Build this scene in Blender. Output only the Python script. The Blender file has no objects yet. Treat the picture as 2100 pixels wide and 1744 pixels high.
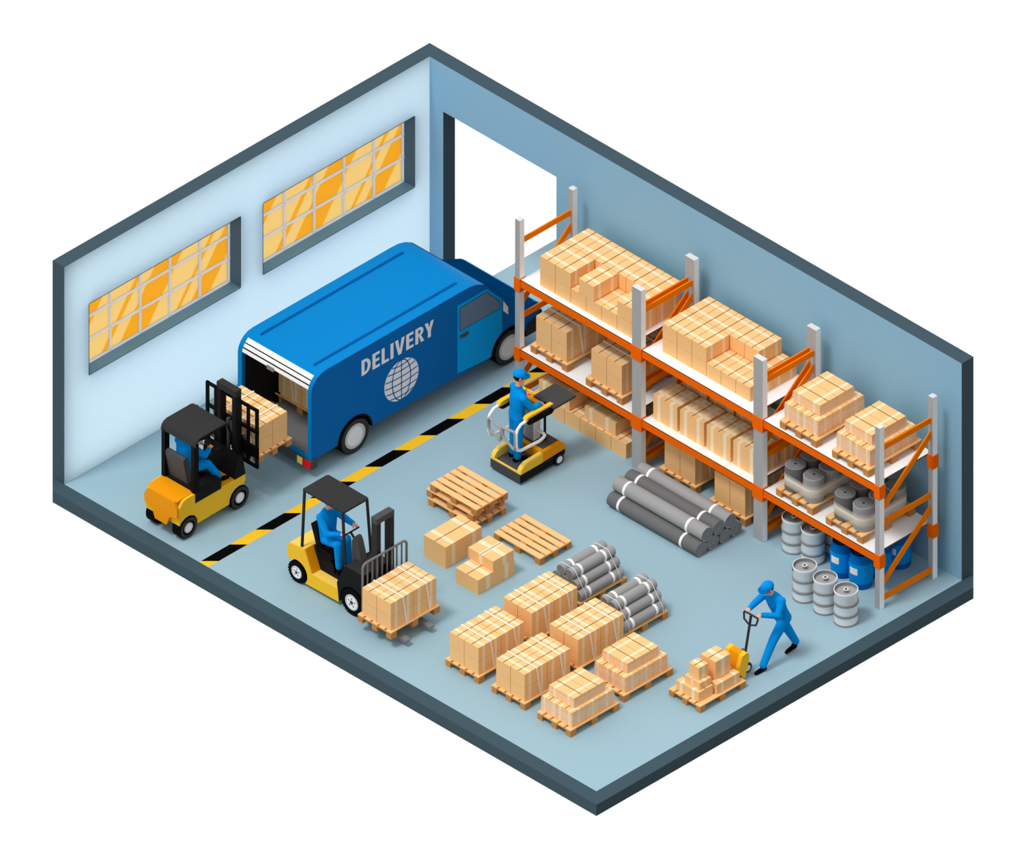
import bpy, math, random
import numpy as np
from mathutils import Vector, Matrix
random.seed(4)
K = 1.0/110.0            # one drawing unit is 1/110 m
C = bpy.context.scene.collection
PI = math.pi

# ------------------------------------------------------------------ materials
def lin(h):
    h = h.lstrip('#')
    r = []
    for i in (0, 2, 4):
        c = int(h[i:i+2], 16)/255
        r.append(c/12.92 if c <= .04045 else ((c+.055)/1.055)**2.4)
    return r
MATS = {}
def mat(name, hexc, gain=1.0, rough=.75, metal=0.0, spec=.05, noise=0.0):
    if name in MATS: return MATS[name]
    m = bpy.data.materials.new(name); m.use_nodes = True
    nt = m.node_tree; b = nt.nodes['Principled BSDF']
    c = [min(.97, max(0.0, v*gain)) for v in lin(hexc)]
    b.inputs['Base Color'].default_value = (*c, 1)
    b.inputs['Roughness'].default_value = rough
    b.inputs['Metallic'].default_value = metal
    b.inputs['Specular IOR Level'].default_value = spec
    if noise:
        tc = nt.nodes.new('ShaderNodeTexCoord'); n = nt.nodes.new('ShaderNodeTexNoise')
        n.inputs['Scale'].default_value = 3.0; n.inputs['Detail'].default_value = 4
        nt.links.new(tc.outputs['Object'], n.inputs['Vector'])
        mx = nt.nodes.new('ShaderNodeMix'); mx.data_type = 'RGBA'
        mx.inputs['A'].default_value = (*[v*(1-noise) for v in c], 1)
        mx.inputs['B'].default_value = (*[min(.97, v*(1+noise)) for v in c], 1)
        nt.links.new(n.outputs['Fac'], mx.inputs['Factor'])
        nt.links.new(mx.outputs['Result'], b.inputs['Base Color'])
    MATS[name] = m
    return m

def translucent(name, hexc, part=.6, gain=1.0):
    m = bpy.data.materials.new(name); m.use_nodes = True
    nt = m.node_tree; nt.nodes.remove(nt.nodes['Principled BSDF'])
    out = nt.nodes['Material Output']
    c = [min(.98, v*gain) for v in lin(hexc)]
    d = nt.nodes.new('ShaderNodeBsdfDiffuse'); t = nt.nodes.new('ShaderNodeBsdfTranslucent')
    d.inputs['Color'].default_value = (*c, 1); t.inputs['Color'].default_value = (*c, 1)
    mx = nt.nodes.new('ShaderNodeMixShader'); mx.inputs[0].default_value = part
    nt.links.new(d.outputs[0], mx.inputs[1]); nt.links.new(t.outputs[0], mx.inputs[2])
    nt.links.new(mx.outputs[0], out.inputs['Surface'])
    MATS[name] = m
    return m, d, t, nt

def film(name, alpha, hexc):
    m = bpy.data.materials.new(name); m.use_nodes = True
    nt = m.node_tree; nt.nodes.remove(nt.nodes['Principled BSDF'])
    out = nt.nodes['Material Output']
    tr = nt.nodes.new('ShaderNodeBsdfTransparent'); d = nt.nodes.new('ShaderNodeBsdfDiffuse')
    d.inputs['Color'].default_value = (*lin(hexc), 1)
    mx = nt.nodes.new('ShaderNodeMixShader')
    # stretched film: thicker where the turns overlap (bands at fixed heights)
    tc = nt.nodes.new('ShaderNodeTexCoord'); sp = nt.nodes.new('ShaderNodeSeparateXYZ')
    nt.links.new(tc.outputs['Generated'], sp.inputs[0])
    rp = nt.nodes.new('ShaderNodeValToRGB'); rp.color_ramp.interpolation = 'EASE'
    e = rp.color_ramp.elements
    e[0].position = 0; e[0].color = (.15, .15, .15, 1); e[1].position = 1; e[1].color = (.15, .15, .15, 1)
    for p, v in ((.25, .55), (.42, .7), (.62, 1.0), (.8, .5)):
        q = e.new(p); q.color = (v, v, v, 1)
    nt.links.new(sp.outputs['Z'], rp.inputs[0])
    ml = nt.nodes.new('ShaderNodeMath'); ml.operation = 'MULTIPLY'; ml.inputs[1].default_value = alpha
    nt.links.new(rp.outputs[0], ml.inputs[0]); nt.links.new(ml.outputs[0], mx.inputs[0])
    nt.links.new(tr.outputs[0], mx.inputs[1]); nt.links.new(d.outputs[0], mx.inputs[2])
    nt.links.new(mx.outputs[0], out.inputs['Surface'])
    MATS[name] = m
    return m

# ------------------------------------------------------------------ mesh builder (units U)
class MB:
    def __init__(s): s.v = []; s.f = []; s.m = []
    def add(s, vs, fs, mi=0):
        n = len(s.v); s.v += [tuple(v) for v in vs]
        for f in fs: s.f.append([i+n for i in f]); s.m.append(mi)
        return s
    def box(s, x0, y0, z0, x1, y1, z1, mi=0, top=None, front=None, right=None):
        vs = [(x0,y0,z0),(x1,y0,z0),(x1,y1,z0),(x0,y1,z0),(x0,y0,z1),(x1,y0,z1),(x1,y1,z1),(x0,y1,z1)]
        s.add(vs, [], mi)
        n = len(s.v)-8
        for f, q in (((0,3,2,1),mi),((4,5,6,7),mi if top is None else top),((0,1,5,4),mi if front is None else front),
                     ((1,2,6,5),mi if right is None else right),((2,3,7,6),mi),((3,0,4,7),mi)):
            s.f.append([i+n for i in f]); s.m.append(q)
        return s
    def prism(s, poly, axis, a, b, mi=0):
        """poly = 2D points; axis 'x': (y,z) extruded x a..b; 'y': (x,z); 'z': (x,y)"""
        ar = sum(poly[i][0]*poly[(i+1) % len(poly)][1]-poly[(i+1) % len(poly)][0]*poly[i][1] for i in range(len(poly)))
        if ar < 0: poly = poly[::-1]
        def P(p, t): return {'x': (t, p[0], p[1]), 'y': (p[0], t, p[1]), 'z': (p[0], p[1], t)}[axis]
        n = len(poly); vs = [P(p, a) for p in poly]+[P(p, b) for p in poly]
        fl = axis == 'y'
        fs = [list(range(n))[::-1], list(range(n, 2*n))]
        for i in range(n): j = (i+1) % n; fs.append([i, j, j+n, i+n])
        if fl: fs = [f[::-1] for f in fs]
        return s.add(vs, fs, mi)
    def tube(s, path, r, seg=10, mi=0, closed=False, caps=True):
        path = [Vector(p) for p in path]; n = len(path); rs = r if isinstance(r, (list, tuple)) else [r]*n
        base = len(s.v); up = None
        for i, p in enumerate(path):
            a = path[(i-1) % n] if (closed or i > 0) else p
            b = path[(i+1) % n] if (closed or i < n-1) else p
            d = ((b-p).normalized() if (b-p).length > 1e-6 else Vector())+((p-a).normalized() if (p-a).length > 1e-6 else Vector())
            d = d.normalized()
            if up is None:
                up = Vector((0, 0, 1)) if abs(d.z) < .9 else Vector((1, 0, 0))
            u = (up-d*up.dot(d)).normalized(); w = d.cross(u); up = u
            for k in range(seg):
                t = 2*PI*k/seg
                s.v.append(tuple(p+(u*math.cos(t)+w*math.sin(t))*rs[i]))
        m = n if closed else n-1
        for i in range(m):
            j = (i+1) % n
            for k in range(seg):
                l = (k+1) % seg
                s.f.append([base+i*seg+k, base+i*seg+l, base+j*seg+l, base+j*seg+k]); s.m.append(mi)
        if caps and not closed:
            s.f.append([base+k for k in range(seg)][::-1]); s.m.append(mi)
            s.f.append([base+(n-1)*seg+k for k in range(seg)]); s.m.append(mi)
        return s
    def lathe(s, prof, c, axis='z', seg=40, mis=None, mi=0):
        """prof = [(radius, t along axis)], ends closed when radius is 0"""
        A = {'z': (Vector((0,0,1)), Vector((1,0,0)), Vector((0,1,0))), 'x': (Vector((1,0,0)), Vector((0,1,0)), Vector((0,0,1))),
             'y': (Vector((0,1,0)), Vector((0,0,1)), Vector((1,0,0)))}[axis]
        c = Vector(c); rings = []
        for r, t in prof:
            if r < 1e-6:
                rings.append([len(s.v)]); s.v.append(tuple(c+A[0]*t))
            else:
                rings.append(list(range(len(s.v), len(s.v)+seg)))
                for k in range(seg):
                    a = 2*PI*k/seg
                    s.v.append(tuple(c+A[0]*t+A[1]*(r*math.cos(a))+A[2]*(r*math.sin(a))))
        for i in range(len(rings)-1):
            a, b = rings[i], rings[i+1]; q = mis[i] if mis else mi
            for k in range(seg):
                l = (k+1) % seg
                if len(a) == 1 and len(b) == 1: continue
                if len(a) == 1: s.f.append([a[0], b[l], b[k]][::-1] if False else [a[0], b[k], b[l]][::-1])
                elif len(b) == 1: s.f.append([a[k], a[l], b[0]])
                else: s.f.append([a[k], a[l], b[l], b[k]])
                s.m.append(q)
        return s
    def ell(s, c, ax, seg=20, rings=12, mi=0):
        c = Vector(c); ax = [Vector(a) for a in ax]; base = len(s.v)
        s.v.append(tuple(c-ax[2]))
        for i in range(1, rings):
            p = -PI/2+PI*i/rings
            for k in range(seg):
                t = 2*PI*k/seg
                s.v.append(tuple(c+ax[0]*(math.cos(p)*math.cos(t))+ax[1]*(math.cos(p)*math.sin(t))+ax[2]*math.sin(p)))
        s.v.append(tuple(c+ax[2])); top = len(s.v)-1
        flip = ax[0].cross(ax[1]).dot(ax[2]) < 0
        fs = []
        for k in range(seg):
            l = (k+1) % seg
            fs.append([base, base+1+l, base+1+k])
            for i in range(rings-2):
                a = base+1+i*seg; b = a+seg
                fs.append([a+k, a+l, b+l, b+k])
            a = base+1+(rings-2)*seg
            fs.append([a+k, a+l, top])
        for f in fs: s.f.append(f[::-1] if flip else f); s.m.append(mi)
        return s
    def mesh(s, name, mats, o=(0,0,0), smooth=True):
        me = bpy.data.meshes.new(name)
        me.from_pydata([((v[0]-o[0])*K, (v[1]-o[1])*K, (v[2]-o[2])*K) for v in s.v], [], s.f)
        for m in (mats if isinstance(mats, (list, tuple)) else [mats]): me.materials.append(m)
        me.polygons.foreach_set('material_index', s.m)
        if smooth:
            me.polygons.foreach_set('use_smooth', [True]*len(me.polygons))
            me.set_sharp_from_angle(angle=math.radians(32))
        me.update()
        return me

ORG = {}
def tag(o, label=None, cat=None, group=None, kind=None):
    if label: o['label'] = label
    if cat: o['category'] = cat
    if group: o['group'] = group
    if kind: o['kind'] = kind
    return o
def thing(name, label, cat, org, group=None):
    o = bpy.data.objects.new(name, None); C.objects.link(o)
    o.empty_display_size = .1
    o.location = [c*K for c in org]; ORG[o.name] = tuple(org)
    return tag(o, label, cat, group)
def part(mb, name, mats, parent, label=None):
    """a part (or sub-part) given in world units"""
    org = ORG[parent.name]
    me = mb.mesh(name, mats, org)
    o = bpy.data.objects.new(name, me); C.objects.link(o)
    o.parent = parent; ORG[o.name] = org
    if label: o['label'] = label
    return o
def whole(mb, name, mats, label, cat, org, group=None, kind=None):
    """a thing that is one mesh"""
    o = bpy.data.objects.new(name, mb.mesh(name, mats, org)); C.objects.link(o)
    o.location = [c*K for c in org]; ORG[o.name] = tuple(org)
    return tag(o, label, cat, group, kind)
def struct(mb, name, mats, smooth=False):
    o = bpy.data.objects.new(name, mb.mesh(name, mats, (0,0,0), smooth)); C.objects.link(o)
    o['kind'] = 'structure'; ORG[o.name] = (0,0,0)
    return o

# ------------------------------------------------------------------ palette
G = 0.93
M_floor = mat('floor_paint', 'A2C2CF', .885, noise=.006)
M_slate = mat('slate_section', '455A64', .86)
M_sill = mat('sill_brightened', '4C6C82', 2.3)  # slate painted lighter as a lit top face, against the recess shade
M_reveal = mat('reveal_brightened', '40596C', 2.0)  # slate painted lighter to offset shade in the window recess
M_back = mat('back_wall_paint', '81A9C0', 1.25)
M_card = mat('cardboard', 'FFCA8A', .95)
M_seam = mat('cardboard_seam', '80522A', .9)
def tape_mat():
    m = mat('packing_tape', 'FFE6C0', .97, rough=.4); nt = m.node_tree; b = nt.nodes['Principled BSDF']
    return m
M_tape = tape_mat()
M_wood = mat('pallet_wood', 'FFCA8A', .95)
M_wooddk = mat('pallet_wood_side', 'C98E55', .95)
M_white = mat('white_paint', 'FFFFFF', .95)
M_strap = mat('white_strap', 'FFFFFF', .96)
M_post = mat('rack_post_shaded_grey', 'ACACAC', 1.0)
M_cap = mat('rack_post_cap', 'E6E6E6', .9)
M_beam = mat('rack_orange_shaded', 'FF6A00', 1.0)  # rack orange painted in a shaded tone for the front-facing beams
M_brace = mat('rack_orange_lit', 'FF8000', 1.0)  # rack orange painted in a lit tone for the side-facing braces
M_edge = mat('board_edge_brown', '7A4E28', 1.1)
M_blk = mat('black_paint', '0C0C0C', 1.0, rough=.5)
M_dk = mat('charcoal', '343434', 1.0, rough=.6)
M_dk2 = mat('dark_grey', '4A4A4A', 1.15, rough=.6)
M_dk3 = mat('soft_black', '1C1C1C', 1.0, rough=.6)
M_mid = mat('mid_grey', '808080', 1.1)
M_yel = mat('yellow_paint', 'FFC630', 1.0, rough=.5)
M_yel2 = mat('yellow_paint_lit', 'FFD45E', 1.0, rough=.5)  # the truck yellow in a lit tone, painted on tops
M_ora = mat('amber_shaded_yellow', 'F09A0C', 1.0, rough=.5)  # deeper amber, mostly the truck yellow painted in a shaded tone
M_vblue = mat('van_blue', '0085CE', G, rough=.5)
M_vdoor = mat('van_door_blue', '009AF0', 1.25, rough=.5)
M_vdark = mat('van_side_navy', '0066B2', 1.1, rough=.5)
M_vnavy = mat('van_front_navy', '003F70', .8, rough=1.0, spec=0)
M_vrib = mat('van_rib_blue', '0059A0', G)
M_vglass = mat('van_side_glass', '5F7690', 1.2, rough=.3)
M_cover = mat('coverall_blue', '0087D6', 1.15)
M_coverd = mat('coverall_blue_brim', '0068B4', 1.0)
M_skin = mat('skin', 'FFB295', .95)
M_hair = mat('black_hair', '0A0A0A')
M_shoe = mat('black_shoe', '080808')
M_lips = mat('lips', 'E0806A')
M_tyre = mat('tyre_rubber', '0A0A0A')
M_tyre2 = mat('tyre_side', '3A3A3A', 1.1)
M_rim = mat('rim_grey', 'D0D0D0', 1.0)
M_rollD = mat('roll_dark', '6A6A6A', 1.05)
M_rollL = mat('roll_light', '9A9A9A', 1.05)
M_rollend = mat('roll_line', '4E4E4E', 1.0)
M_keg = mat('keg_steel', 'F4F4F4', .97, rough=.38, metal=.3, spec=.5)
M_kegb = mat('keg_band', '969696', 1.0, rough=.5, metal=.2)
M_kegt = mat('keg_top', 'A8A8A8', 1.0, rough=.5)
M_drum = mat('drum_blue', '0087D4', 1.2, rough=.5)
M_drumd = mat('drum_band_blue', '0060AC', 1.2, rough=.5)
M_red = mat('lamp_red', 'F01820', 1.2); M_lyel = mat('lamp_yellow', 'FFE57A', 1.2)
M_film = film('stretch_film', .42, 'FFF6E4')

# ------------------------------------------------------------------ projection helper used to place things
c30 = math.cos(PI/6)
def F(px, py, z=0):
    a = (px-881)/c30; b = 2*(py-561+z)
    return (a+b)/2, (a-b)/2
# light levels: sky = A + bx*x + by*y + bz*z above the horizon; sun = strength, direction towards it, angle
SKY = (0.54, -0.20, -0.08, 0.44)
SUN = (1.5, -.08, -.48, 1, 12)
EXPO = 0.0
# ================================================================== THE ROOM
WX, WY, WZ = 1260, -865, 445
# floor, rim, driveway
struct(MB().box(0, WY, -23, WX, 0, 0), 'floor', M_floor)
struct(MB().prism([(-28,WY),(0,WY-28),(WX+28,WY-28),(WX,WY)], 'z', -23, 0), 'trim_1', M_slate)
struct(MB().prism([(WX,WY),(WX+28,WY-28),(WX+28,0),(WX,28)], 'z', -23, 0), 'trim_2', M_slate)
DX0, DX1, DZ = 32.3, 300.2, 348
struct(MB().box(DX0, 0, -12, DX1, 28, 0).box(79.5, 28, -12, 330, 275, 0), 'floor_driveway', M_floor)
# back wall with the doorway
w = MB()
w.box(0, 0, -23, WX, 28, -12, 1)
for x0, x1, z0 in ((0, DX0, -12), (DX0, DX1, DZ), (DX1, WX, -12)):
    w.box(x0, 0, z0, x1, 28, WZ, 1, front=0)
struct(w, 'wall_back', [M_back, M_slate])
# left wall: two skins of translucent sheet, dark cut edges and window reveals
M_left, _d, _t, _n = translucent('left_wall_sheet', 'E6F5FD', .92, 1.0)
WIN = [(-806, -448), (-393.8, -35.8)]; wz0, wz1 = 195, 340
w = MB()
ys = [WY, -806, -448, -393.8, -35.8, 28]; zs = [0, wz0, wz1, WZ]
for i in range(5):
    for j in range(3):
        if j == 1 and i in (1, 3): continue
        a, b, c, d = ys[i], ys[i+1], zs[j], zs[j+1]
        w.add([(0,a,c),(0,b,c),(0,b,d),(0,a,d)], [(0,1,2,3)], 0)
        w.add([(-28,a,c),(-28,b,c),(-28,b,d),(-28,a,d)], [(3,2,1,0)], 0)
w.add([(-28,WY,WZ),(0,WY,WZ),(0,28,WZ),(-28,28,WZ)], [(0,1,2,3)], 1)
w.add([(-28,WY,-23),(0,WY,-23),(0,WY,WZ),(-28,WY,WZ)], [(0,1,2,3)], 1)
w.add([(-28,28,-23),(0,28,-23),(0,28,WZ),(-28,28,WZ)], [(3,2,1,0)], 1)
w.box(-28, WY, -23, 0, 28, 0, 1)
struct(w, 'wall_left', [M_left, M_slate])

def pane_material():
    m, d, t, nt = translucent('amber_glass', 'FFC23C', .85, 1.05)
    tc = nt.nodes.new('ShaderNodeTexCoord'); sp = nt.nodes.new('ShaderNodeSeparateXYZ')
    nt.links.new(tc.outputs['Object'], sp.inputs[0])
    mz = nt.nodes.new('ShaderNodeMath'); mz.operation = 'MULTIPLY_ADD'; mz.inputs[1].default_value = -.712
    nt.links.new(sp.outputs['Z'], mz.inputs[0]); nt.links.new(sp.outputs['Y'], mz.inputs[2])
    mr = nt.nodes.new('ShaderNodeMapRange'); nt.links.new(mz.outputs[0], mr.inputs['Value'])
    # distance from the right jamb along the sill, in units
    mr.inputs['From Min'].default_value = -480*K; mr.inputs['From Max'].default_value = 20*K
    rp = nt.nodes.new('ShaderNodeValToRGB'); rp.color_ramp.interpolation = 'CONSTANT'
    dk = (*[v**.58 for v in lin('FFB92E')], 1); glare = (*[v**.58 for v in lin('FFDA8A')], 1)
    st = [(-480, dk), (-384.7, glare), (-307.6, dk), (-294, glare), (-263, dk), (-195.9, glare), (-130.3, dk), (-119.4, glare), (-93.9, dk), (-48.4, glare)]  # paler diagonal glare bands painted into the pane colour
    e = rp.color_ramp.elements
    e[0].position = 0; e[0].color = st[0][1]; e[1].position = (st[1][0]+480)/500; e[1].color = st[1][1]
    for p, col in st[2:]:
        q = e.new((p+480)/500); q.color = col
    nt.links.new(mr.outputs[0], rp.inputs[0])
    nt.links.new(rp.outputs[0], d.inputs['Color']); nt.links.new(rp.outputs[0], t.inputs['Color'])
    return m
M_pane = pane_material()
M_frame = translucent('window_frame_white', 'FFFFFF', .8)[0]
for n, (a, b) in enumerate(WIN):
    o = bpy.data.objects.new('window_%d' % (n+1), None); C.objects.link(o); o['kind'] = 'structure'
    o.location = (-27*K, (b-1.6)*K, wz0*K); ORG[o.name] = (-27, b-1.6, wz0)
    fr = MB(); X0, X1 = -27.5, -23
    R = b-1.6
    for k in range(6):
        y = R-70.6*k
        fr.box(X0, y-(4.6 if k == 0 else 2.3), wz0, X1, y+(0 if k == 0 else 2.3), wz1)
    for k in range(4):
        z = wz0+47.2*k
        fr.box(X0+.2, a+.2, z, X1-.2, b-.2, z+4.8 if k < 3 else wz1-.2)
    part(fr, 'window_frame', M_frame, o)
    pn = MB()
    for k in range(6):
        yb = R-70.6*k-(4.6 if k == 0 else 2.3); ya = max(a+.3, R-70.6*(k+1)+2.3)
        if yb-ya < 1: continue
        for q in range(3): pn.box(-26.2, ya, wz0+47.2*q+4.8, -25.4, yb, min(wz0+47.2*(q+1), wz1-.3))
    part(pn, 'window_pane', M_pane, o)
    rv = MB()
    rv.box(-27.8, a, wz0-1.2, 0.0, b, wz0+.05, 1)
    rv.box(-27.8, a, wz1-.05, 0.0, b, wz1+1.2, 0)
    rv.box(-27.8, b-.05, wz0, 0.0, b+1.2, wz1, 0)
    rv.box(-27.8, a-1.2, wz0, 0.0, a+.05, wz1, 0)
    part(rv, 'window_sill', [M_reveal, M_sill], o)

# hazard tape on the floor: each black block and the yellow base run
hz = MB(); X0, X1 = 319.6, 340.5
hz.box(X0, WY+.5, 0.02, X1, -1, .12, 0)
y = -732-129
W = X1-X0
while y < 0:
    pts = [(X0, y), (X1, y+W), (X1, y+W+68), (X0, y+68)]
    cl = []
    pts = [(x, min(max(yy, WY+.5), -1)) for x, yy in pts]
    if max(p[1] for p in pts)-min(p[1] for p in pts) > 1: hz.prism(pts, 'z', .1, .2, 1)
    y += 129
whole(hz, 'floor_tape', [mat('hazard_yellow', 'FFC928', G), mat('hazard_black', '020202')],
      'black and yellow diagonal hazard stripe taped across the warehouse floor', 'floor marking', (330, -400, 0))

# ================================================================== PALLETS, BOXES, STRAPS
PC = {}
def pallet(x, y, z, w, l, h, axis, label, group):
    """min corner x,y,z; w = short side, l = long side; boards run along the long side (axis)"""
    key = (w, l, h, axis)
    def bx(mb, a0, b0, c0, a1, b1, c1, **kw):   # a across, b along
        if axis == 'y': mb.box(a0, b0, c0, a1, b1, c1, **kw)
        else: mb.box(b0, a0, c0, b1, a1, c1, **kw)
    if key not in PC:
        t = h*.14; P = []
        bw = w*.155; gp = (w-5*bw)/4
        for i in range(5):
            m = MB(); bx(m, i*(bw+gp), 0, h-t, i*(bw+gp)+bw, l, h); P.append(('deck_board', m.mesh('deck_board', M_wood)))
        cw = l*.12
        for i in range(3):
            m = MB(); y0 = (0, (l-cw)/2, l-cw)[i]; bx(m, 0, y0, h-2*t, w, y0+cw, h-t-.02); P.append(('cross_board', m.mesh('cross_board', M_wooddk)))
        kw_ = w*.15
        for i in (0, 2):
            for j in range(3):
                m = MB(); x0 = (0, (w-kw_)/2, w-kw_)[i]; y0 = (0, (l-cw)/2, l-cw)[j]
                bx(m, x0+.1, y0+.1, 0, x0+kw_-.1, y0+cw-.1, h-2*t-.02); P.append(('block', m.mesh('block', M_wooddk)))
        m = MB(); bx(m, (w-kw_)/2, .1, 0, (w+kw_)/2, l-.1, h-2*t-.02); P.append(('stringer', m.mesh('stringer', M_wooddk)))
        PC[key] = P
    r = thing('wooden_pallet', label, 'pallet', (x, y, z), group)
    for n, me in PC[key]:
        o = bpy.data.objects.new(n, me); C.objects.link(o); o.parent = r
    return r

BC = {}
def carton(x, y, z, w, d, h, label, group=None, seam='y', tapes=(.24, .76), tw=None, cross=(), gap=.5, seamon=True):
    """min corner; seam axis along 'x' or 'y'; tapes run across the seam at those fractions of the seam axis, cross along it"""
    key = (round(w,1), round(d,1), round(h,1), seam, tuple(tapes), tw, tuple(cross), gap, seamon)
    if key not in BC:
        g = gap; m = MB(); m.box(g, g, 0, w-g, d-g, h-.5)
        t = .14
        if seamon:
            if seam == 'y': m.box(w/2-.6, g-.1, h-.51, w/2+.6, d-g+.1, h-.1, 1)
            else: m.box(g-.1, d/2-.6, h-.51, w-g+.1, d/2+.6, h-.1, 1)
        out = [('box', m.mesh('cardboard_box', [M_card, M_seam], smooth=False))]
        L = d if seam == 'y' else w; S = w if seam == 'y' else d
        tww = tw or L*.1
        def strip(c, along):
            q = MB()
            def b(a0, b0, c0, a1, b1, c1):   # a across strip direction ; written for seam 'y': strip runs along x
                if (seam == 'y') != along: q.box(a0, b0, c0, a1, b1, c1)
                else: q.box(b0, a0, c0, b1, a1, c1)
            SS, LL = (S, L) if not along else (L, S)
            y0, y1 = c*LL-tww/2, c*LL+tww/2
            b(g-t, y0, h-.5, SS-g+t, y1, h-(.34 if not along else .24))
            b(g-t, y0, .6, g, y1, h-.5); b(SS-g, y0, .6, SS-g+t, y1, h-.5)
            return q.mesh('packing_tape', M_tape, smooth=False)
        for c in tapes: out.append(('packing_tape', strip(c, False)))
        for c in cross: out.append(('packing_tape', strip(c, True)))
        BC[key] = out
    P = BC[key]
    o = bpy.data.objects.new('cardboard_box', P[0][1]); C.objects.link(o)
    o.location = (x*K, y*K, z*K); tag(o, label, 'box', group); ORG[o.name] = (x, y, z)
    for n, me in P[1:]:
        q = bpy.data.objects.new(n, me); C.objects.link(q); q.parent = o
    return o

ORD = ['first', 'second', 'third', 'fourth', 'fifth', 'sixth', 'seventh', 'eighth']
def strapped_load(x, y, z, bw, bl, bh, axis, where, group, nx=2, ny=2, straps=True):
    """2 x 2 x 2 boxes, long side along axis; min corner x,y,z"""
    for k in range(2):
        for i in range(2):
            for j in range(2):
                lay = ('lower', 'upper')[k]
                if axis == 'y':
                    X, Y, w, d = x+i*bw, y+j*bl, bw, bl
                    lab = '%s cardboard box, %s end, %s side, %s' % (lay, ('near', 'far')[j], ('left', 'right')[i], where)
                else:
                    X, Y, w, d = x+i*bl, y+j*bw, bl, bw
                    lab = '%s cardboard box, %s row, %s half, %s' % (lay, ('near', 'far')[j], ('left', 'right')[i], where)
                carton(X, Y, z+k*bh, w, d, bh, lab, group, seam=axis, tw=bl*.105)
    if not straps: return
    W, L, H = bw*2, bl*2, bh*2
    for q, (f, nm) in enumerate(((.26, 'near'), (.77, 'far'))):
        m = MB(); s0 = f*L; r = 1.25; t = .8; sl = 9*bl/54
        def quad(a, b, c0, c1, n):     # strip between two points in (across,up) with along offsets
            pass
        def P(a, al, up):
            return (x+a, y+al, z+up) if axis == 'y' else (x+al, y+a, z+up)
        def bar(p0, p1, nrm):
            vs = []
            for p in (p0, p1):
                for da, dn in ((-r, 0), (r, 0), (r, t), (-r, t)):
                    vs.append(P(p[0]+nrm[0]*dn, p[1]+da, p[2]+nrm[1]*dn))
            m.add(vs, [(0,1,2,3),(7,6,5,4),(0,4,5,1),(1,5,6,2),(2,6,7,3),(3,7,4,0)])
        bar((-.6, s0, H+.05), (W+.6, s0, H+.05), (0, 1))
        bar((W-.1, s0, H+.6), (W-.1, s0+sl, -1.5), (1, 0))
        bar((.1, s0, H+.6), (.1, s0+sl, -1.5), (-1, 0))
        if axis == 'x': nm = ('left', 'right')[q]
        whole(m, 'load_strap', M_strap, 'white strap over the %s end of the %s' % (nm, where.replace('on the ', '').replace('in the', 'load in the')), 'strap', P(W/2, s0, 0), 'white straps round the pallet loads')

def wrapped_load(px, py, z, s, where, group):
    """px,py = near corner (max x, min y) of the pallet; s = 1 on the floor, 1.09 in the rack"""
    bx1 = px-4*s; by0 = py+7.6*s
    w, l, h = 73*s/2, 100*s/3, 30.5*s
    x0 = bx1-2*w
    for i in range(2):
        for j in range(3):
            carton(x0+i*w, by0+j*l, z, w, l, h, 'lower cardboard box, %s side, %s of three, %s' % (('left', 'right')[i], ('nearest', 'middle', 'farthest')[j], where),
                   group, tapes=(.5,), tw=4*s, cross=(.2, .8))
    tx1 = bx1-7.3*s; ty0 = by0+11.5*s; tw, tl, th = 59*s, 37.3*s, 19.8*s
    for j in range(2):
        carton(tx1-tw, ty0+j*tl, z+h+.05, tw, tl, th, 'flat wide upper cardboard box, %s one, %s' % (('near', 'far')[j], where), group, seam='x', tapes=(.22, .78), tw=5.5*s)
    def shell(ax0, ay0, ax1, ay1, z0, z1, nm, lay):
        e = .5; m = MB()
        P = [(ax0-e,ay0-e),(ax1+e,ay0-e),(ax1+e,ay1+e),(ax0-e,ay1+e)]
        vs = [(p[0],p[1],z0) for p in P]+[(p[0],p[1],z1) for p in P]
        m.add(vs, [(i, (i+1) % 4, (i+1) % 4+4, i+4) for i in range(4)])
        whole(m, 'stretch_wrap', M_film, 'clear stretch wrap round the %s boxes, %s' % (lay, where), 'plastic wrap', ((ax0+ax1)/2, (ay0+ay1)/2, z0), 'stretch wrap on the loads')
    shell(x0, by0, bx1, by0+3*l, z+1, z+h-1, 'a', 'lower')
    shell(tx1-tw, ty0, tx1, ty0+2*tl, z+h+1, z+h+th-1, 'b', 'upper')

# ---- strapped pallets on the floor
PW, PL, PH = 79, 116, 14.3
def floor_strapped(px, py, where, pl):
    x, y = px-PW, py
    pallet(x, y, 0, PW, PL, PH, 'y', pl, 'pallets under the floor loads')
    strapped_load(x+6.4, y+3.6, PH, 34.2, 54.4, 28, 'y', where, 'boxes '+where)
floor_strapped(901.5, -785.2, 'on the left strapped floor pallet', 'wooden pallet under the leftmost strapped load of the floor block')
floor_strapped(893.2, -650.4, 'on the rear strapped floor pallet', 'wooden pallet under the strapped load closest to the loose boxes')
floor_strapped(1002.7, -650.5, 'on the right strapped floor pallet', 'wooden pallet under the strapped load beside the rear wrapped load')
floor_strapped(1010.6, -785.0, 'on the front strapped floor pallet', 'wooden pallet under the frontmost strapped load of the floor block')
for (px, py, wh, pl) in ((1111.3, -651, 'on the rear wrapped floor pallet', 'wooden pallet under the wrapped load near the pallet truck'),
                         (1119.6, -785.8, 'on the front wrapped floor pallet', 'wooden pallet under the wrapped load closest to the front kerb')):
    pallet(px-PW, py, 0, PW, PL, PH, 'y', pl, 'pallets under the floor loads')
    wrapped_load(px, py, PH, 1.0, wh, 'boxes '+wh)

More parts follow.
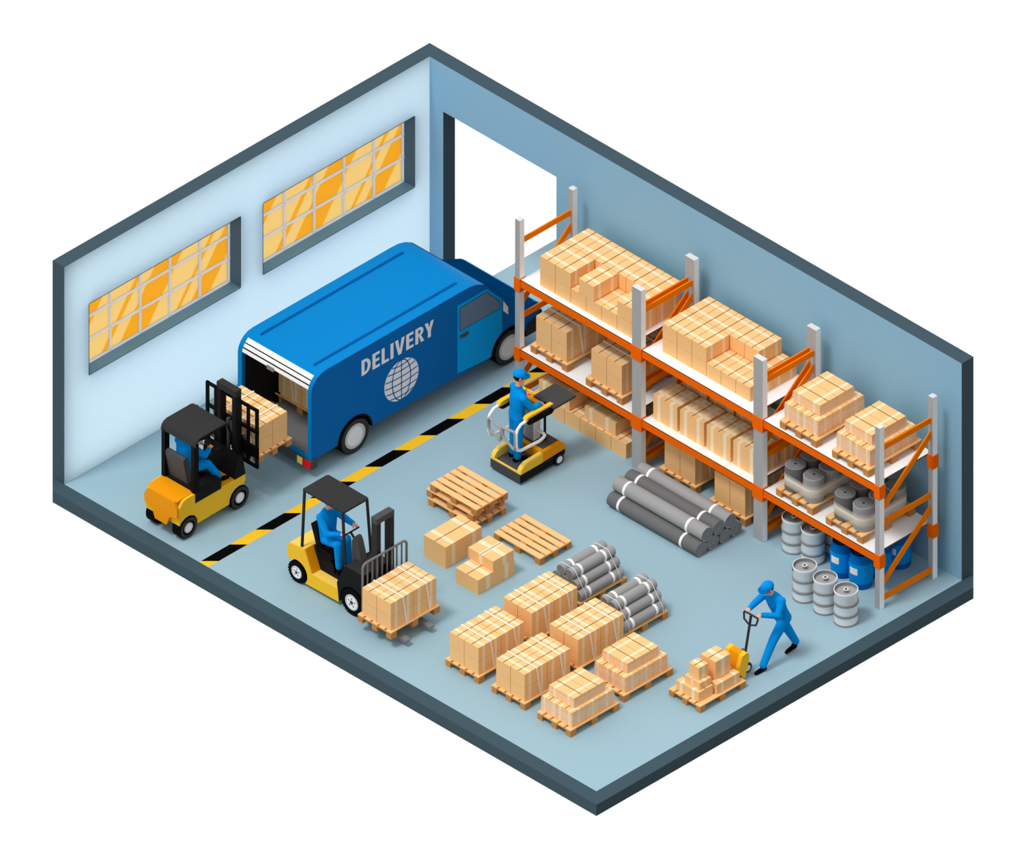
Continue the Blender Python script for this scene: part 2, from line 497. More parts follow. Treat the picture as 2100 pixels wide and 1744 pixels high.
# ---- empty pallets
pallet(620.8, -469, 0, 74.6, 110, 14.3, 'x', 'single empty wooden pallet lying on the floor beside the stack', 'empty wooden pallets')
pallet(472.8, -476.2, 0, 74.6, 110, 14.3, 'x', 'empty wooden pallet at the bottom of the stack of three', 'empty wooden pallets')
pallet(466.5, -474.0, 14.35, 74.6, 110, 14.3, 'x', 'empty wooden pallet in the middle of the stack of three', 'empty wooden pallets')
pallet(474.0, -473.0, 28.7, 74.6, 110, 14.3, 'x', 'empty wooden pallet on top of the stack of three', 'empty wooden pallets')

# ---- loose boxes on the floor
carton(626-52.6, -588, 0, 52.6, 86.4, 44.7, 'large tall cardboard box on the floor in front of the pallet stack', 'loose boxes on the floor', tapes=(.22, .78), tw=8)
carton(718-53.6, -603.4, 0, 53.6, 87.4, 30.6, 'long low cardboard box on the floor with another on top', 'loose boxes on the floor', tapes=(.28, .78), tw=9)
carton(717.3-60, -567, 30.65, 60, 50, 20, 'flat square cardboard box lying on top of the long low box', 'loose boxes on the floor', tapes=(.55,), tw=9, cross=(.5,))

# ================================================================== THE RACK
RW = 287.8; RX = [360.6, 648.4, 936.2]
BAYN = ['doorway', 'middle', 'keg']
RACKL = ['orange and white pallet rack bay nearest the open doorway', 'middle bay of the orange and white pallet rack', 'orange and white pallet rack bay standing over the kegs']
def rack(x0, label):
    r = thing('pallet_rack', label, 'rack', (x0, -158, 0), 'bays of the pallet rack')
    for px in (x0, x0+RW-11):
        for py in (-158.3, -32.5):
            m = MB(); m.box(px, py, 0, px+11, py+11, 372, 0, top=2, right=1)  # grey front, white side, pale cap: face shading painted in
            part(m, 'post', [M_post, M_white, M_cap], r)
            for zc in (84.5, 226.5):
                part(MB().box(px-(1.4 if px > x0 or x0 < 400 else 0), py-1.5, zc, px+11+(1.5 if px == x0 or x0 > 900 else 0), py+12.4, zc+26.5), 'collar', M_beam, r)
        cx = px+5.5
        for zt in (22, 176, 330):
            part(MB().box(cx-1.4, -147.3, zt-11, cx+1.4, -32.5, zt), 'brace', M_brace, r)
        for zb, zf in ((295, 199), (143, 45)):
            part(MB().prism([(-147.3, zf-7), (-147.3, zf+8), (-32.5, zb+8), (-32.5, zb-7)], 'x', cx-1.3, cx+1.3), 'brace', M_brace, r)
    for z in (109, 252):
        m = MB(); m.box(x0+12.8, -157, z-3, x0+RW-12.8, -33.8+11, z, 0, top=1)
        part(m, 'shelf_deck', [M_edge, M_white], r)
        for y0 in (-158.2, -24.5):
            part(MB().box(x0+12.6, y0, z-15, x0+RW-12.6, y0+3, z-3.02), 'beam', M_beam, r)
    return r
for x0, lb in zip(RX, RACKL): rack(x0, lb)

# ---- bay 1 top shelf
g = 'boxes on the top shelf near the doorway'
bw, bl, bh = 36.5, 57.6, 30.4; X, Y = 406.7, -146
for i in range(6):
    for j in range(2):
        carton(X+i*bw, Y+j*bl, 252, bw, bl, bh, 'lower box, %s row, %s column, top shelf, doorway rack bay' % (('front', 'back')[j], ORD[i]), g, tw=6)
    carton(X+i*bw, Y+bl, 252+bh, bw, bl, bh, 'upper box, back row, %s column, top shelf, doorway rack bay' % ORD[i], g, tw=6)
for i, nm in ((0, 'first'), (1, 'second'), (2.52, 'middle loose'), (5, 'sixth')):
    carton(X+i*bw, Y, 252+bh, bw, bl, bh, 'upper box, front row, %s column, top shelf, doorway rack bay' % nm, g, tw=6)
# ---- bay 2 top shelf
g = 'boxes on the top shelf of the middle bay'
bw, bl, bh = 34.7, 55.5, 29.3; X, Y = 687.4, -136.6
for i in range(6):
    for j in range(2):
        carton(X+i*bw, Y+j*bl, 252, bw, bl, bh, 'lower box, %s row, %s column, top shelf, middle rack bay' % (('front', 'back')[j], ORD[i]), g, tw=5.6)
    if i < 3: carton(X+i*bw, Y, 252+bh, bw, bl, bh, 'upper box, front row, %s column, top shelf, middle rack bay' % ORD[i], g, tw=5.6)
    if i < 5: carton(X+i*bw, Y+bl, 252+bh, bw, bl, bh, 'upper box, back row, %s column, top shelf, middle rack bay' % ORD[i], g, tw=5.6)
# ---- bay 3 top shelf, wrapped loads
QW, QL, QH = 86.5, 126.5, 15.5
for px, py, nm in ((1068.7, -153.1, 'left'), (1191, -151.9, 'right')):
    pallet(px-QW, py, 252, QW, QL, QH, 'y', 'wooden pallet under the %s wrapped load on the top shelf' % nm, 'pallets in the rack')
    wrapped_load(px, py, 252+QH, 1.09, 'on the %s top-shelf wrapped pallet' % nm, 'boxes on the %s top-shelf wrapped pallet' % nm)
# ---- bay 1 middle shelf, bay 2 floor: strapped loads
for px, py, z, nm, pn in ((475.3, -149.9, 109, 'on the left middle-shelf strapped pallet', 'left strapped load on the middle shelf'),
                          (608.4, -152.4, 109, 'on the right middle-shelf strapped pallet', 'right strapped load on the middle shelf'),
                          (770.2, -140.6, 0, 'on the left pallet beneath the rack', 'left strapped load standing beneath the middle bay'),
                          (894.9, -147, 0, 'on the right pallet beneath the rack', 'right strapped load standing beneath the middle bay')):
    sc = .985
    pallet(px-QW, py, z, QW, QL if z else 118, QH, 'y', 'wooden pallet under the '+pn, 'pallets in the rack')
    strapped_load(px-QW+8.5, py+4, z+QH, 36.6, 58 if z else 55, 30.6, 'y', nm, 'boxes '+nm)
# ---- bay 1 floor
g = 'boxes standing on the floor beneath the doorway bay'
for i in range(6):
    for j in range(2):
        carton(393.6+i*36.7, -148.5+j*58.5, 0, 36.7, 58, 30, 'floor-level box, %s row, %s column, beneath the doorway rack bay' % (('front', 'back')[j], ORD[i]), g, tw=6)
carton(478.5-73.7, -147, 30.05, 73.7, 45, 29, 'long cardboard box atop the floor-level row, behind the order picker', g, seam='x', tapes=(.18, .8), tw=8)
carton(584.2-74, -143.8, 30.05, 74, 43, 26, 'long cardboard box atop the floor-level row, beside the middle post', g, seam='x', tapes=(.2, .72), tw=8)
# ---- bay 2 middle shelf
g = 'tall taped boxes on the middle shelf'
for i, x1 in enumerate((727.7, 791, 854, 917)):
    carton(x1-57.6, -141.5, 109, 57.6, 51, 50, 'tall taped cardboard box, front row, %s from left, middle shelf' % ORD[i], g, tapes=(.28, .72), tw=7.5, cross=(.24, .76))
    carton(min(x1-57.6+8, 866), -79.5, 109, 57.6, 51, 50, 'tall taped cardboard box, back row, %s from left, middle shelf' % ORD[i], g, tapes=(.28, .72), tw=7.5, cross=(.24, .76))

# ---- standing rolls on bay 3 middle shelf
def spiral(cx, cy, z, r, axis='z', turns=4.6, r0=None, wdt=1.0, sgn=1):
    """flat spiral ridge on a roll end"""
    m = MB(); n = int(turns*28); pts = []
    r0 = r0 or r*.12
    base = 0
    for i in range(n+1):
        t = i/n; a = t*turns*2*PI; rr = r0+(r*.93-r0)*t
        for q in (rr-wdt/2, rr+wdt/2):
            for e in (0, .18):
                u, v = q*math.cos(a), q*math.sin(a)
                if axis == 'z': m.v.append((cx+u, cy+v, z+e))
                elif axis == 'x': m.v.append((z+e*sgn, cx+u, cy+v))
                else: m.v.append((cx+u, z+e*sgn, cy+v))
    for i in range(n):
        b = i*4; c = b+4
        for f in ((b+1, b+3, c+3, c+1), (b, b+1, c+1, c), (b+2, b+3, c+3, c+2)): m.f.append(list(f)); m.m.append(0)
    return m
def standing_roll(cx, cy, z, r, h, M, label, group):
    m = MB(); m.lathe([(0, 0), (r-1, 0), (r, 1), (r, h-1), (r-.8, h), (2.4, h), (2.2, h-3), (0, h-3)], (cx, cy, z), 'z', 48, mis=[0,0,0,0,1,2,2])
    r0 = whole(m, 'carpet_roll', [M, M_rollL, M_rollend], label, 'roll', (cx, cy, z), group)
    part(spiral(cx, cy, z+h, r), 'wound_edge', M_rollend, r0)
    return r0
for px, nm in ((1059.6, 'left'), (1177.3, 'right')):
    py = -153
    pallet(px-QW, py, 109, QW, QL, QH, 'y', 'wooden pallet under the %s group of standing carpet rolls' % nm, 'pallets in the rack')
    cs = []
    for i, cx in enumerate((px-63.5, px-20)):
        for j, cy in enumerate((-129.5, -92, -54.5)):
            cs.append((cx, cy))
            standing_roll(cx, cy, 109+QH, 18.4, 48, (M_rollD, M_rollL)[i],
                          '%s upright roll, %s side, %s of three, %s rack pallet' % (('dark grey', 'light grey')[i], ('left', 'right')[i], ('nearest', 'middle', 'farthest')[j], nm),
                          'upright rolls on the %s rack pallet' % nm)
    x0, x1, y0, y1, r = px-63.5, px-20, -129.5, -54.5, 18.9
    hull = []
    for ccx, ccy, a0 in ((x1, y0, -90), (x1, y1, 0), (x0, y1, 90), (x0, y0, 180)):
        for q in range(13):
            a = math.radians(a0+q*7.5); hull.append((ccx+r*math.cos(a), ccy+r*math.sin(a)))
    m = MB(); n = len(hull)
    m.add([(p[0], p[1], 109+QH+9) for p in hull]+[(p[0], p[1], 109+QH+36) for p in hull], [(i, (i+1) % n, (i+1) % n+n, i+n) for i in range(n)])
    whole(m, 'stretch_wrap', film('stretch_film_'+nm, .85, 'FFF4E2'), 'cream stretch wrap band round the %s group of upright rolls' % nm, 'plastic wrap', (px-40, -92, 133), 'stretch wrap on the loads')

# ---- kegs and drums
def keg(cx, cy, label, group):
    r, h = 20.8, 66
    rt = thing('beer_keg', label, 'keg', (cx, cy, 0), group)
    m = MB()
    m.lathe([(r-3, .2), (r, 0), (r, 3.5), (r-.6, 4), (r-.6, h-5), (r, h-4), (r, h), (r-1.3, h), (r-1.3, h-7), (0, h-7)], (cx, cy, 0), 'z', 56, mis=[1,1,1,0,0,2,2,1,3])
    part(m, 'shell', [M_keg, M_kegb, mat('keg_rim', 'FFFFFF', .9, rough=.4), M_kegt], rt)
    for z in (20.5, 42.5):
        part(MB().lathe([(r-.7, z-3.2), (r+.8, z-2.4), (r+.8, z+2.4), (r-.7, z+3.2)], (cx, cy, 0), 'z', 56), 'hoop', M_kegb, rt)
    part(MB().lathe([(3.2, h-8), (3.2, h-1.5), (4.4, h-1.5), (4.4, h-.3), (2.6, h-.3), (2.2, h-2), (0, h-2)], (cx, cy, 0), 'z', 28, mis=[1,1,0,0,2,2]), 'valve', [mat('keg_rim', ''), M_kegb, M_dk2], rt)
    for a in (225, 45):         # hand slots in the chime
        q = MB(); n = 8
        rr = (r+.25) if a == 225 else (r-1.5)
        for i in range(n+1):
            t = math.radians(a-17+34*i/n)
            for e in (0, .35 if a == 225 else -.35):
                for z in (h-9.5, h-3.2): q.v.append((cx+(rr+e)*math.cos(t), cy+(rr+e)*math.sin(t), z))
        for i in range(n):
            b = i*4; c = b+4
            for f in ((b+2, c+2, c+3, b+3), (b, b+1, c+1, c), (b, c, c+2, b+2), (b+1, b+3, c+3, c+1)): q.f.append(list(f)); q.m.append(0)
        part(q, 'hand_slot', M_dk2 if a == 225 else M_white, rt)
    return rt
for cx, cy, lb in ((1108, -219.6, 'steel keg in the front row of three, left one'), (1157, -220, 'steel keg in the front row of three, middle one'),
                   (1206, -220, 'steel keg in the front row of three, right one near the end post'), (995, -132, 'steel keg beneath the rack, beside the orange post frame'),
                   (1041, -133, 'steel keg beneath the rack, second from the post frame'), (1048, -86, 'steel keg beneath the rack, mostly hidden behind the blue drums')):
    keg(cx, cy, lb, 'steel kegs')
def drum(cx, cy, label, group):
    r, h = 21, 68
    rt = thing('plastic_drum', label, 'drum', (cx, cy, 0), group)
    m = MB()
    m.lathe([(0, 0), (r-3, 0), (r-2, 2), (r-1, 12), (r-.2, 17), (r, 24), (r, 46), (r-.4, 51), (r-2.5, 60), (r-4, h-1), (r-6, h-1), (r-7, h-4), (0, h-4)], (cx, cy, 0), 'z', 48,
            mis=[1,1,1,0,0,0,0,1,1,1,1,1])
    part(m, 'shell', [M_drum, M_drumd], rt)
    part(MB().lathe([(r-6.3, h-1.5), (r-4.2, h+1), (r-6.5, h+.8), (r-7.4, h-2)], (cx, cy, 0), 'z', 40), 'lid_ring', M_blk, rt)
    q = MB(); n = 10
    for i in range(n+1):
        t = math.radians(-58-26+44*i/n-22)
        for e in (0.15, .45):
            for z in (31, 44): q.v.append((cx+(r+e)*math.cos(t), cy+(r+e)*math.sin(t), z))
    for i in range(n):
        b = i*4; c = b+4
        for f in ((b+2, c+2, c+3, b+3), (b, b+1, c+1, c), (b, c, c+2, b+2), (b+1, b+3, c+3, c+1)): q.f.append(list(f)); q.m.append(0)
    part(q, 'label_sticker', M_white, rt, 'blank white label')
    return rt
for cx, cy, lb in ((1103, -125, 'blue drum under the rack, front left, beside the kegs'), (1148, -126, 'blue drum under the rack, front right, before the end frame'),
                   (1103, -81, 'blue drum under the rack, middle row left, mostly hidden'), (1148, -82, 'blue drum under the rack, middle row right behind the braces'),
                   (1104, -38, 'blue drum under the rack, back row left against the wall'), (1152, -39, 'blue drum under the rack, back row right with visible label')):
    drum(cx, cy, lb, 'blue plastic drums')

# ---- long rolls lying on the floor
def lying_roll(c, r, L, axis, M, label, group, bands, hole=True):
    """c = centre of the near end; runs to -x (axis x) or +y (axis y)"""
    m = MB(); s = -1 if axis == 'x' else 1
    m.lathe([(0, 0), (r-.4, 0), (r, s*.5), (r, s*(L-.5)), (r-.4, s*L), (0, s*L)], c, axis, 40, mis=[1,0,0,0,1])
    o = whole(m, 'carpet_roll', [M, M_rollL], label, 'roll', c, group)
    part(spiral(c[1] if axis == 'x' else c[0], c[2], c[0] if axis == 'x' else c[1], r, axis, 3.6, wdt=.9 if r > 12 else .6, sgn=-s), 'wound_edge', M_rollend, o)
    for b in bands:
        part(MB().lathe([(r, s*(b-2.6)), (r+.35, s*(b-2.5)), (r+.35, s*(b+2.5)), (r, s*(b+2.6))], c, axis, 40), 'band', M_strap, o)
    return o
g = 'long carpet rolls in a floor pyramid'
for i, y in enumerate((-258, -230.5, -203, -175.5)):
    lying_roll((902, y, 13.7), 13.6, 212, 'x', M_rollD if i % 2 == 0 else M_rollL, 'long carpet roll lying on the floor, bottom layer, %s from the front' % ORD[i], g, (38, 186))
for i, y in enumerate((-244.2, -216.7, -189.2)):
    lying_roll((902, y, 37.4), 13.6, 212, 'x', (M_rollL, M_rollD, M_rollL)[i], '%s long carpet roll, top layer of the pyramid, %s from the front' % (('light grey', 'dark grey', 'light grey')[i], ORD[i]), g, (38, 186))

# ---- rolls on pallets
for (px, py, l, nm) in ((871, -516, 112, 'rear'), (988, -531, 108, 'right')):
    pallet(px-PW, py, 0, PW, l, PH, 'y', 'wooden pallet under the %s pyramid of short rolls' % nm, 'pallets under the floor loads')
    r = 9.7; cx = px-PW/2
    for lay, n in enumerate((4, 3, 2)):
        for i in range(n):
            x = cx+(i-(n-1)/2)*19.6
            lying_roll((x, py+5, PH+r+lay*17.0), r, l-10, 'y', M_rollL, 'short grey roll, %s layer, %s from left, %s roll pallet' % (('bottom', 'middle', 'top')[lay], ORD[i], nm),
                       'short rolls on the %s roll pallet' % nm, (22, 78))
    for q, yy in enumerate((12, 92)):
        path = []
        for (cxx, cz, a0, a1) in ((cx-9.8, PH+r+34, 150, 90), (cx+9.8, PH+r+34, 90, 30)):
            for t in range(7):
                a = math.radians(a0+(a1-a0)*t/6); path.append((cxx+(r+.9)*math.cos(a), py+yy, cz+(r+.9)*math.sin(a)))
        path = [(cx-39.4, py+yy+5, PH-1)]+[(cx-29.4-9.2, py+yy+4, PH+r+3)]+path+[(cx+29.4+9.2, py+yy+4, PH+r+3)]+[(cx+39.4, py+yy+5, PH-1)]
        whole(MB().tube(path, .55, 6), 'load_strap', M_strap, 'thin white strap over the %s end of the %s roll pallet' % (('near', 'far')[q], nm), 'strap', (cx, py+yy, PH), 'white straps round the pallet loads')
# ================================================================== THE VAN
VX0, VX1, VY0 = 106, 279, -559.5
def onX(px, py, X):
    Y = (px-881)/c30-X; return (Y, 561+.5*(X-Y)-py)
van = thing('delivery_van', 'blue delivery van with its roller door open beside the left wall', 'van', (192, -287, 0))
# side profile (y,z)
rear = [(VY0, 35), (VY0, 172), (VY0+2, 182), (VY0+7, 191), (VY0+15, 198.5), (VY0+25, 203), (VY0+36, 204.3)]
front = [(-196, 204.3), (-178, 203), (-163, 198.5), (-149, 191), (-92, 130), (-76, 119), (-32, 99), (-22, 92), (-17, 78), (-16, 40)]
def arch(cy, cz, r, z0, n=12):
    a0 = math.asin((z0-cz)/r); out = []
    for i in range(n+1):
        a = a0+(PI-2*a0)*i/n; out.append((cy+r*math.cos(a), cz+r*math.sin(a)))
    return out     # from +y side to -y side
WR, WF, WRAD = -456, -91, 34
bottom = [(-40, 35)] + arch(WF, 34, 40, 35) + arch(WR, 34, 40, 35)
prof = rear+front+bottom
CY = -250     # bulkhead
# hollow cargo part: two side plates, roof strip, floor; solid cab
body = MB()
rear_b = rear+[(CY, 204.3)]
side_poly = rear_b+[(CY, 35)]+arch(WR, 34, 40, 35)
body.prism(side_poly, 'x', VX0, VX0+8.8)
body.prism(side_poly, 'x', VX1-8, VX1)
up = rear[4:]+[(CY, 204.3)]; lo = [(y+(2 if i < 2 else 0), z-5) for i, (y, z) in enumerate(up)]
body.prism(up+lo[::-1], 'x', VX0+8.8, VX1-8)
body.prism([(VY0, 35), (VY0, 42), (VY0+3, 42), (VY0+3, 35)], 'x', VX0+8.8, VX1-8)
cab = [(CY, 35), (CY, 204.3)]+front+[(-40, 35)]+arch(WF, 34, 40, 35)
body.prism(cab, 'x', VX0, VX1)
part(body, 'body', M_vblue, van)
part(MB().box(VX0+8.8, VY0+3, 36, VX1-8, CY-6, 42), 'cargo_floor', mat('cargo_floor', '6A6A6A', 1.3), van)
inn = MB(); inn.box(VX0+8.8, VY0+8, 42, VX0+9.8, CY-6, 190); inn.box(VX1-9, VY0+8, 42, VX1-8, CY-6, 190); inn.box(VX0+8.8, CY-6, 42, VX1-8, CY, 199)
part(inn, 'cargo_lining', mat('cargo_lining', '262626'), van)
# navy side skin
sk = rear+front[:4]+[(-92, 130), (-76, 119), (-32, 99), (-22, 92), (-17, 78), (-16, 75), (-47, 62), (-52, 46)]+arch(WF, 34, 41, 46)[0:]
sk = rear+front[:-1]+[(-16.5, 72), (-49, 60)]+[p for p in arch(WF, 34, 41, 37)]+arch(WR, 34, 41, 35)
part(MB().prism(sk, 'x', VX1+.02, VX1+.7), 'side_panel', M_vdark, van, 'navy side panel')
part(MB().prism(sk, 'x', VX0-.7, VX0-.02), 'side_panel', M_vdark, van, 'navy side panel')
# roof ribs
for x in (130, 255.5):
    part(MB().prism([(x-2.6, -526), (x-1.8, -529), (x, -530.5), (x+1.8, -529), (x+2.6, -526), (x+2.6, -196), (x+1.8, -193), (x, -191.5), (x-1.8, -193), (x-2.6, -196)], 'z', 204.2, 205.2), 'roof_rib', M_vrib, van, 'darker blue roof rib')
# bonnet and windscreen skins
def slope(y0, z0, y1, z1, x0, x1, t=.6):
    m = MB(); L = math.hypot(y1-y0, z1-z0); ny, nz = -(z1-z0)/L*t, (y1-y0)/L*t
    m.prism([(y0, z0), (y1, z1), (y1+ny, z1+nz), (y0+ny, z0+nz)], 'x', x0, x1); return m
part(slope(-149, 191.2, -92, 130.2, VX0+.5, VX1-.5), 'windscreen', M_vnavy, van, 'dark windscreen')
bn = slope(-92, 130.2, -76, 119.2, VX0+.5, VX1-.5); b2 = slope(-76, 119.2, -32, 99.2, VX0+.5, VX1-.5)
bn.add(b2.v, b2.f)
part(bn, 'bonnet', M_vnavy, van)
part(MB().prism([(-52, 36), (-50, 60), (-17, 73), (-14, 73), (-13, 36)], 'x', VX0-1.2, VX1+1.2), 'front_bumper', M_dk, van)
# door with window, handle
dp = [onX(px, py, VX1) for px, py in ((937.2,627.8),(997.7,592.8),(1028,613),(1028.5,682))]
ar = [(WF+44*math.cos(a), 34+44*math.sin(a)) for a in [math.radians(q) for q in (116, 125, 135, 145, 155, 164, 172)]]
dp = dp+ar+[onX(1004, 733, VX1), onX(937.2,766,VX1)]
door = part(MB().prism(dp, 'x', VX1+.7, VX1+1.6), 'front_door', M_vdoor, van, 'brighter blue cab door')
gl = [onX(700+a/4.055, 470+b/4.055, VX1) for a, b in ((980,655),(1200,520),(1315,600),(1313,655),(980,845))]
part(MB().prism(gl, 'x', VX1+1.6, VX1+2.0), 'side_window', M_vglass, door)
cy_ = sum(p[0] for p in gl)/5; cz_ = sum(p[1] for p in gl)/5
part(MB().tube([(VX1+2, y, z) for y, z in gl], .5, 6, closed=True), 'window_seal', M_dk, door)
hd = [onX(700+a/4.055, 470+b/4.055, VX1) for a, b in ((983,880),(1047,845),(1047,873),(983,907))]
part(MB().prism(hd, 'x', VX1+1.6, VX1+3.2), 'door_handle', M_dk2, door)
hl = [onX(700+a/4.055, 470+b/4.055, VX1) for a, b in ((1342,595),(1380,645),(1380,708),(1342,678))]
mr = part(MB().prism(hl, 'x', VX1+.7, VX1+2.4), 'side_light', M_white, van, 'white angled side light')
part(MB().tube([(VX1+2.2, y, z) for y, z in hl], .5, 6, closed=True), 'light_rim', M_mid, mr)
# roller door, gathered up under the roof line
P = [(VY0+.8, 176), (VY0+2.2, 182), (VY0+7.2, 191), (VY0+15, 198.3)]
def offp(P, d): return [(y-d*.9, z+d*.4) for y, z in P]
rd = part(MB().prism(P+[(VY0+17, 194), (VY0+11, 188), (VY0+5, 180), (VY0+4, 176)], 'x', VX0+8.8, VX1-8), 'roller_door', M_white, van, 'white slatted roller door')
for i, (y, z) in enumerate(((VY0+2.6, 183.2), (VY0+7.4, 190.6))):
    part(MB().box(VX0+9, y-.3, z, VX1-8.2, y+.9, z+1.7), 'slat_gap', M_blk, rd)
part(MB().box(174, VY0-.8, 172, 190, VY0+1.6, 179), 'door_pull', M_mid, rd)
# bumper, lamps
bp = part(MB().box(VX0+2, VY0-3, 18, VX1+3, VY0+12, 34.5), 'rear_bumper', M_dk2, van)
part(MB().box(VX1-17.5, VY0-3.5, 19, VX1+2, VY0-2.9, 33.5), 'tail_lamp', M_red, bp, 'red tail lamp')
part(MB().box(VX1-30, VY0-3.5, 19, VX1-17.6, VY0-2.9, 33.5), 'tail_lamp', M_lyel, bp, 'pale yellow lamp')
part(MB().box(VX0+3, VY0-3.5, 19, VX0+22, VY0-2.9, 33.5), 'tail_lamp', M_red, bp, 'red tail lamp')
# wheels
def car_wheel(cx, cy, r, w, side, parent):
    s = side; o = cx
    m = MB().lathe([(r*.3, -s*w), (r-2, -s*w), (r, -s*(w-2)), (r, -s*2), (r-1.5, 0), (r*.72, 0), (r*.70, -s*2), (0, -s*2)], (o, cy, r), 'x', 56, mis=[0,0,0,0,1,1,1])
    t = part(m, 'wheel', [M_tyre, M_tyre2], parent)
    part(MB().lathe([(r*.70, -s*.9), (r*.70, s*.2), (r*.56, s*.2), (r*.54, -s*1), (0, -s*1)], (o, cy, r), 'x', 48, mis=[0,0,0,1]), 'rim', [M_rim, M_white], t)
    return t
for cy in (WR, WF):
    car_wheel(VX1+.8, cy, WRAD, 22, 1, van); car_wheel(VX0-.8, cy, WRAD, 22, -1, van)
    wl = MB()
    pts = arch(cy, 34, 41.5, 36, 16); pin = arch(cy, 34, 38.5, 36, 16)
    wl.prism(pts+pin[::-1], 'x', VX1-20, VX1+1.0)
    part(wl, 'wheel_arch', M_blk, van)
# lettering
def strokes():
    def arcpts(cx, cy, rx, ry, a0, a1, n=9): return [(cx+rx*math.cos(math.radians(a0+(a1-a0)*i/n)), cy+ry*math.sin(math.radians(a0+(a1-a0)*i/n))) for i in range(n+1)]
    def ring(o, i): return [[o[k], o[k+1], i[k+1], i[k]] for k in range(len(o)-1)]
    s = .2; L = {}
    L['D'] = ([[(0,0),(s,0),(s,1),(0,1)]]+ring([(s,1)]+arcpts(.22,.5,.40,.5,90,-90)+[(s,0)], [(s,.84)]+arcpts(.22,.5,.20,.34,90,-90)+[(s,.16)]), .64)
    L['E'] = ([[(0,0),(s,0),(s,1),(0,1)],[(s,0),(.5,0),(.5,.165),(s,.165)],[(s,.425),(.46,.425),(.46,.585),(s,.585)],[(s,.835),(.49,.835),(.49,1),(s,1)]], .52)
    L['L'] = ([[(0,0),(s,0),(s,1),(0,1)],[(s,0),(.49,0),(.49,.165),(s,.165)]], .5)
    L['I'] = ([[(0,0),(s,0),(s,1),(0,1)]], .2)
    L['V'] = ([[(0,1),(.21,1),(.335,.28),(.335,0),(.225,0)],[(.335,0),(.44,0),(.66,1),(.455,1),(.335,.28)]], .66)
    L['R'] = ([[(0,0),(s,0),(s,1),(0,1)]]+ring([(s,1),(.3,1)]+arcpts(.3,.72,.25,.28,90,-90)+[(s,.44)], [(s,.85),(.28,.85)]+arcpts(.27,.72,.09,.13,90,-90)+[(s,.59)])+[[(.24,.44),(.4,.44),(.6,0),(.385,0)]], .6)
    L['Y'] = ([[(0,1),(.21,1),(.315,.62),(.315,.4),(.22,.4)],[(.315,.4),(.42,.4),(.62,1),(.415,1),(.315,.62)],[(.22,0),(.42,0),(.42,.4),(.22,.4)]], .62)
    return L
LT = strokes(); word = 'DELIVERY'; gap = .105
tot = sum(LT[ch][1] for ch in word)+gap*(len(word)-1.65)
H = 31.5; Wd = 171; sx = Wd/tot; y = -441; lm = MB()
for ch in word:
    polys, w = LT[ch]
    for p in polys: lm.prism([(y+a*sx, 149.3+b*H) for a, b in p], 'x', VX1+.65, VX1+1.1)
    y += (w+(gap if ch != 'R' else gap*.35))*sx
part(lm, 'lettering', M_white, van, 'white lettering reading DELIVERY')
gy, gz, gr = -346.5, 95.5, 40.5
gm = MB().lathe([(0, .65), (gr, .65), (gr, .95), (0, .95)], (VX1, gy, gz), 'x', 64)
gl_ = part(gm, 'globe_emblem', M_white, van, 'white globe emblem')
ln = MB()
def line(pts, w=1.0):
    for (a, b), (c, d) in zip(pts[:-1], pts[1:]):
        L = math.hypot(c-a, d-b) or 1; nx, ny = -(d-b)/L*w, (c-a)/L*w
        ln.prism([(a+nx, b+ny), (c+nx, d+ny), (c-nx, d-ny), (a-nx, b-ny)], 'x', VX1+.9, VX1+1.15)
tl = math.radians(14)
def G2(u, v): return (gy+u*math.cos(tl)-v*math.sin(tl)*0, gz+v+u*math.sin(tl)*0)
N = 24
for k in (-.55, 0, .55):
    line([G2(gr*k*math.cos(t), gr*math.sin(t)) for t in [(-PI/2+PI*i/N) for i in range(N+1)]])
for k in (-.72, -.4, -.08, .24, .56, .82):
    hw = gr*math.sqrt(1-k*k); line([G2(hw*(-1+2*i/12), gr*k-3.5*(1-(-1+2*i/12)**2)) for i in range(13)])
part(ln, 'grid_lines', M_vdark, gl_)
# the load already inside
pallet(118, -483.8, 42, PW, PL, PH, 'x', 'wooden pallet inside the open back of the delivery van', 'pallets inside the van and on the trucks')
strapped_load(121.5, -480, 42+PH, 34.2, 54.4, 28, 'x', 'inside the open delivery van', 'boxes inside the delivery van')

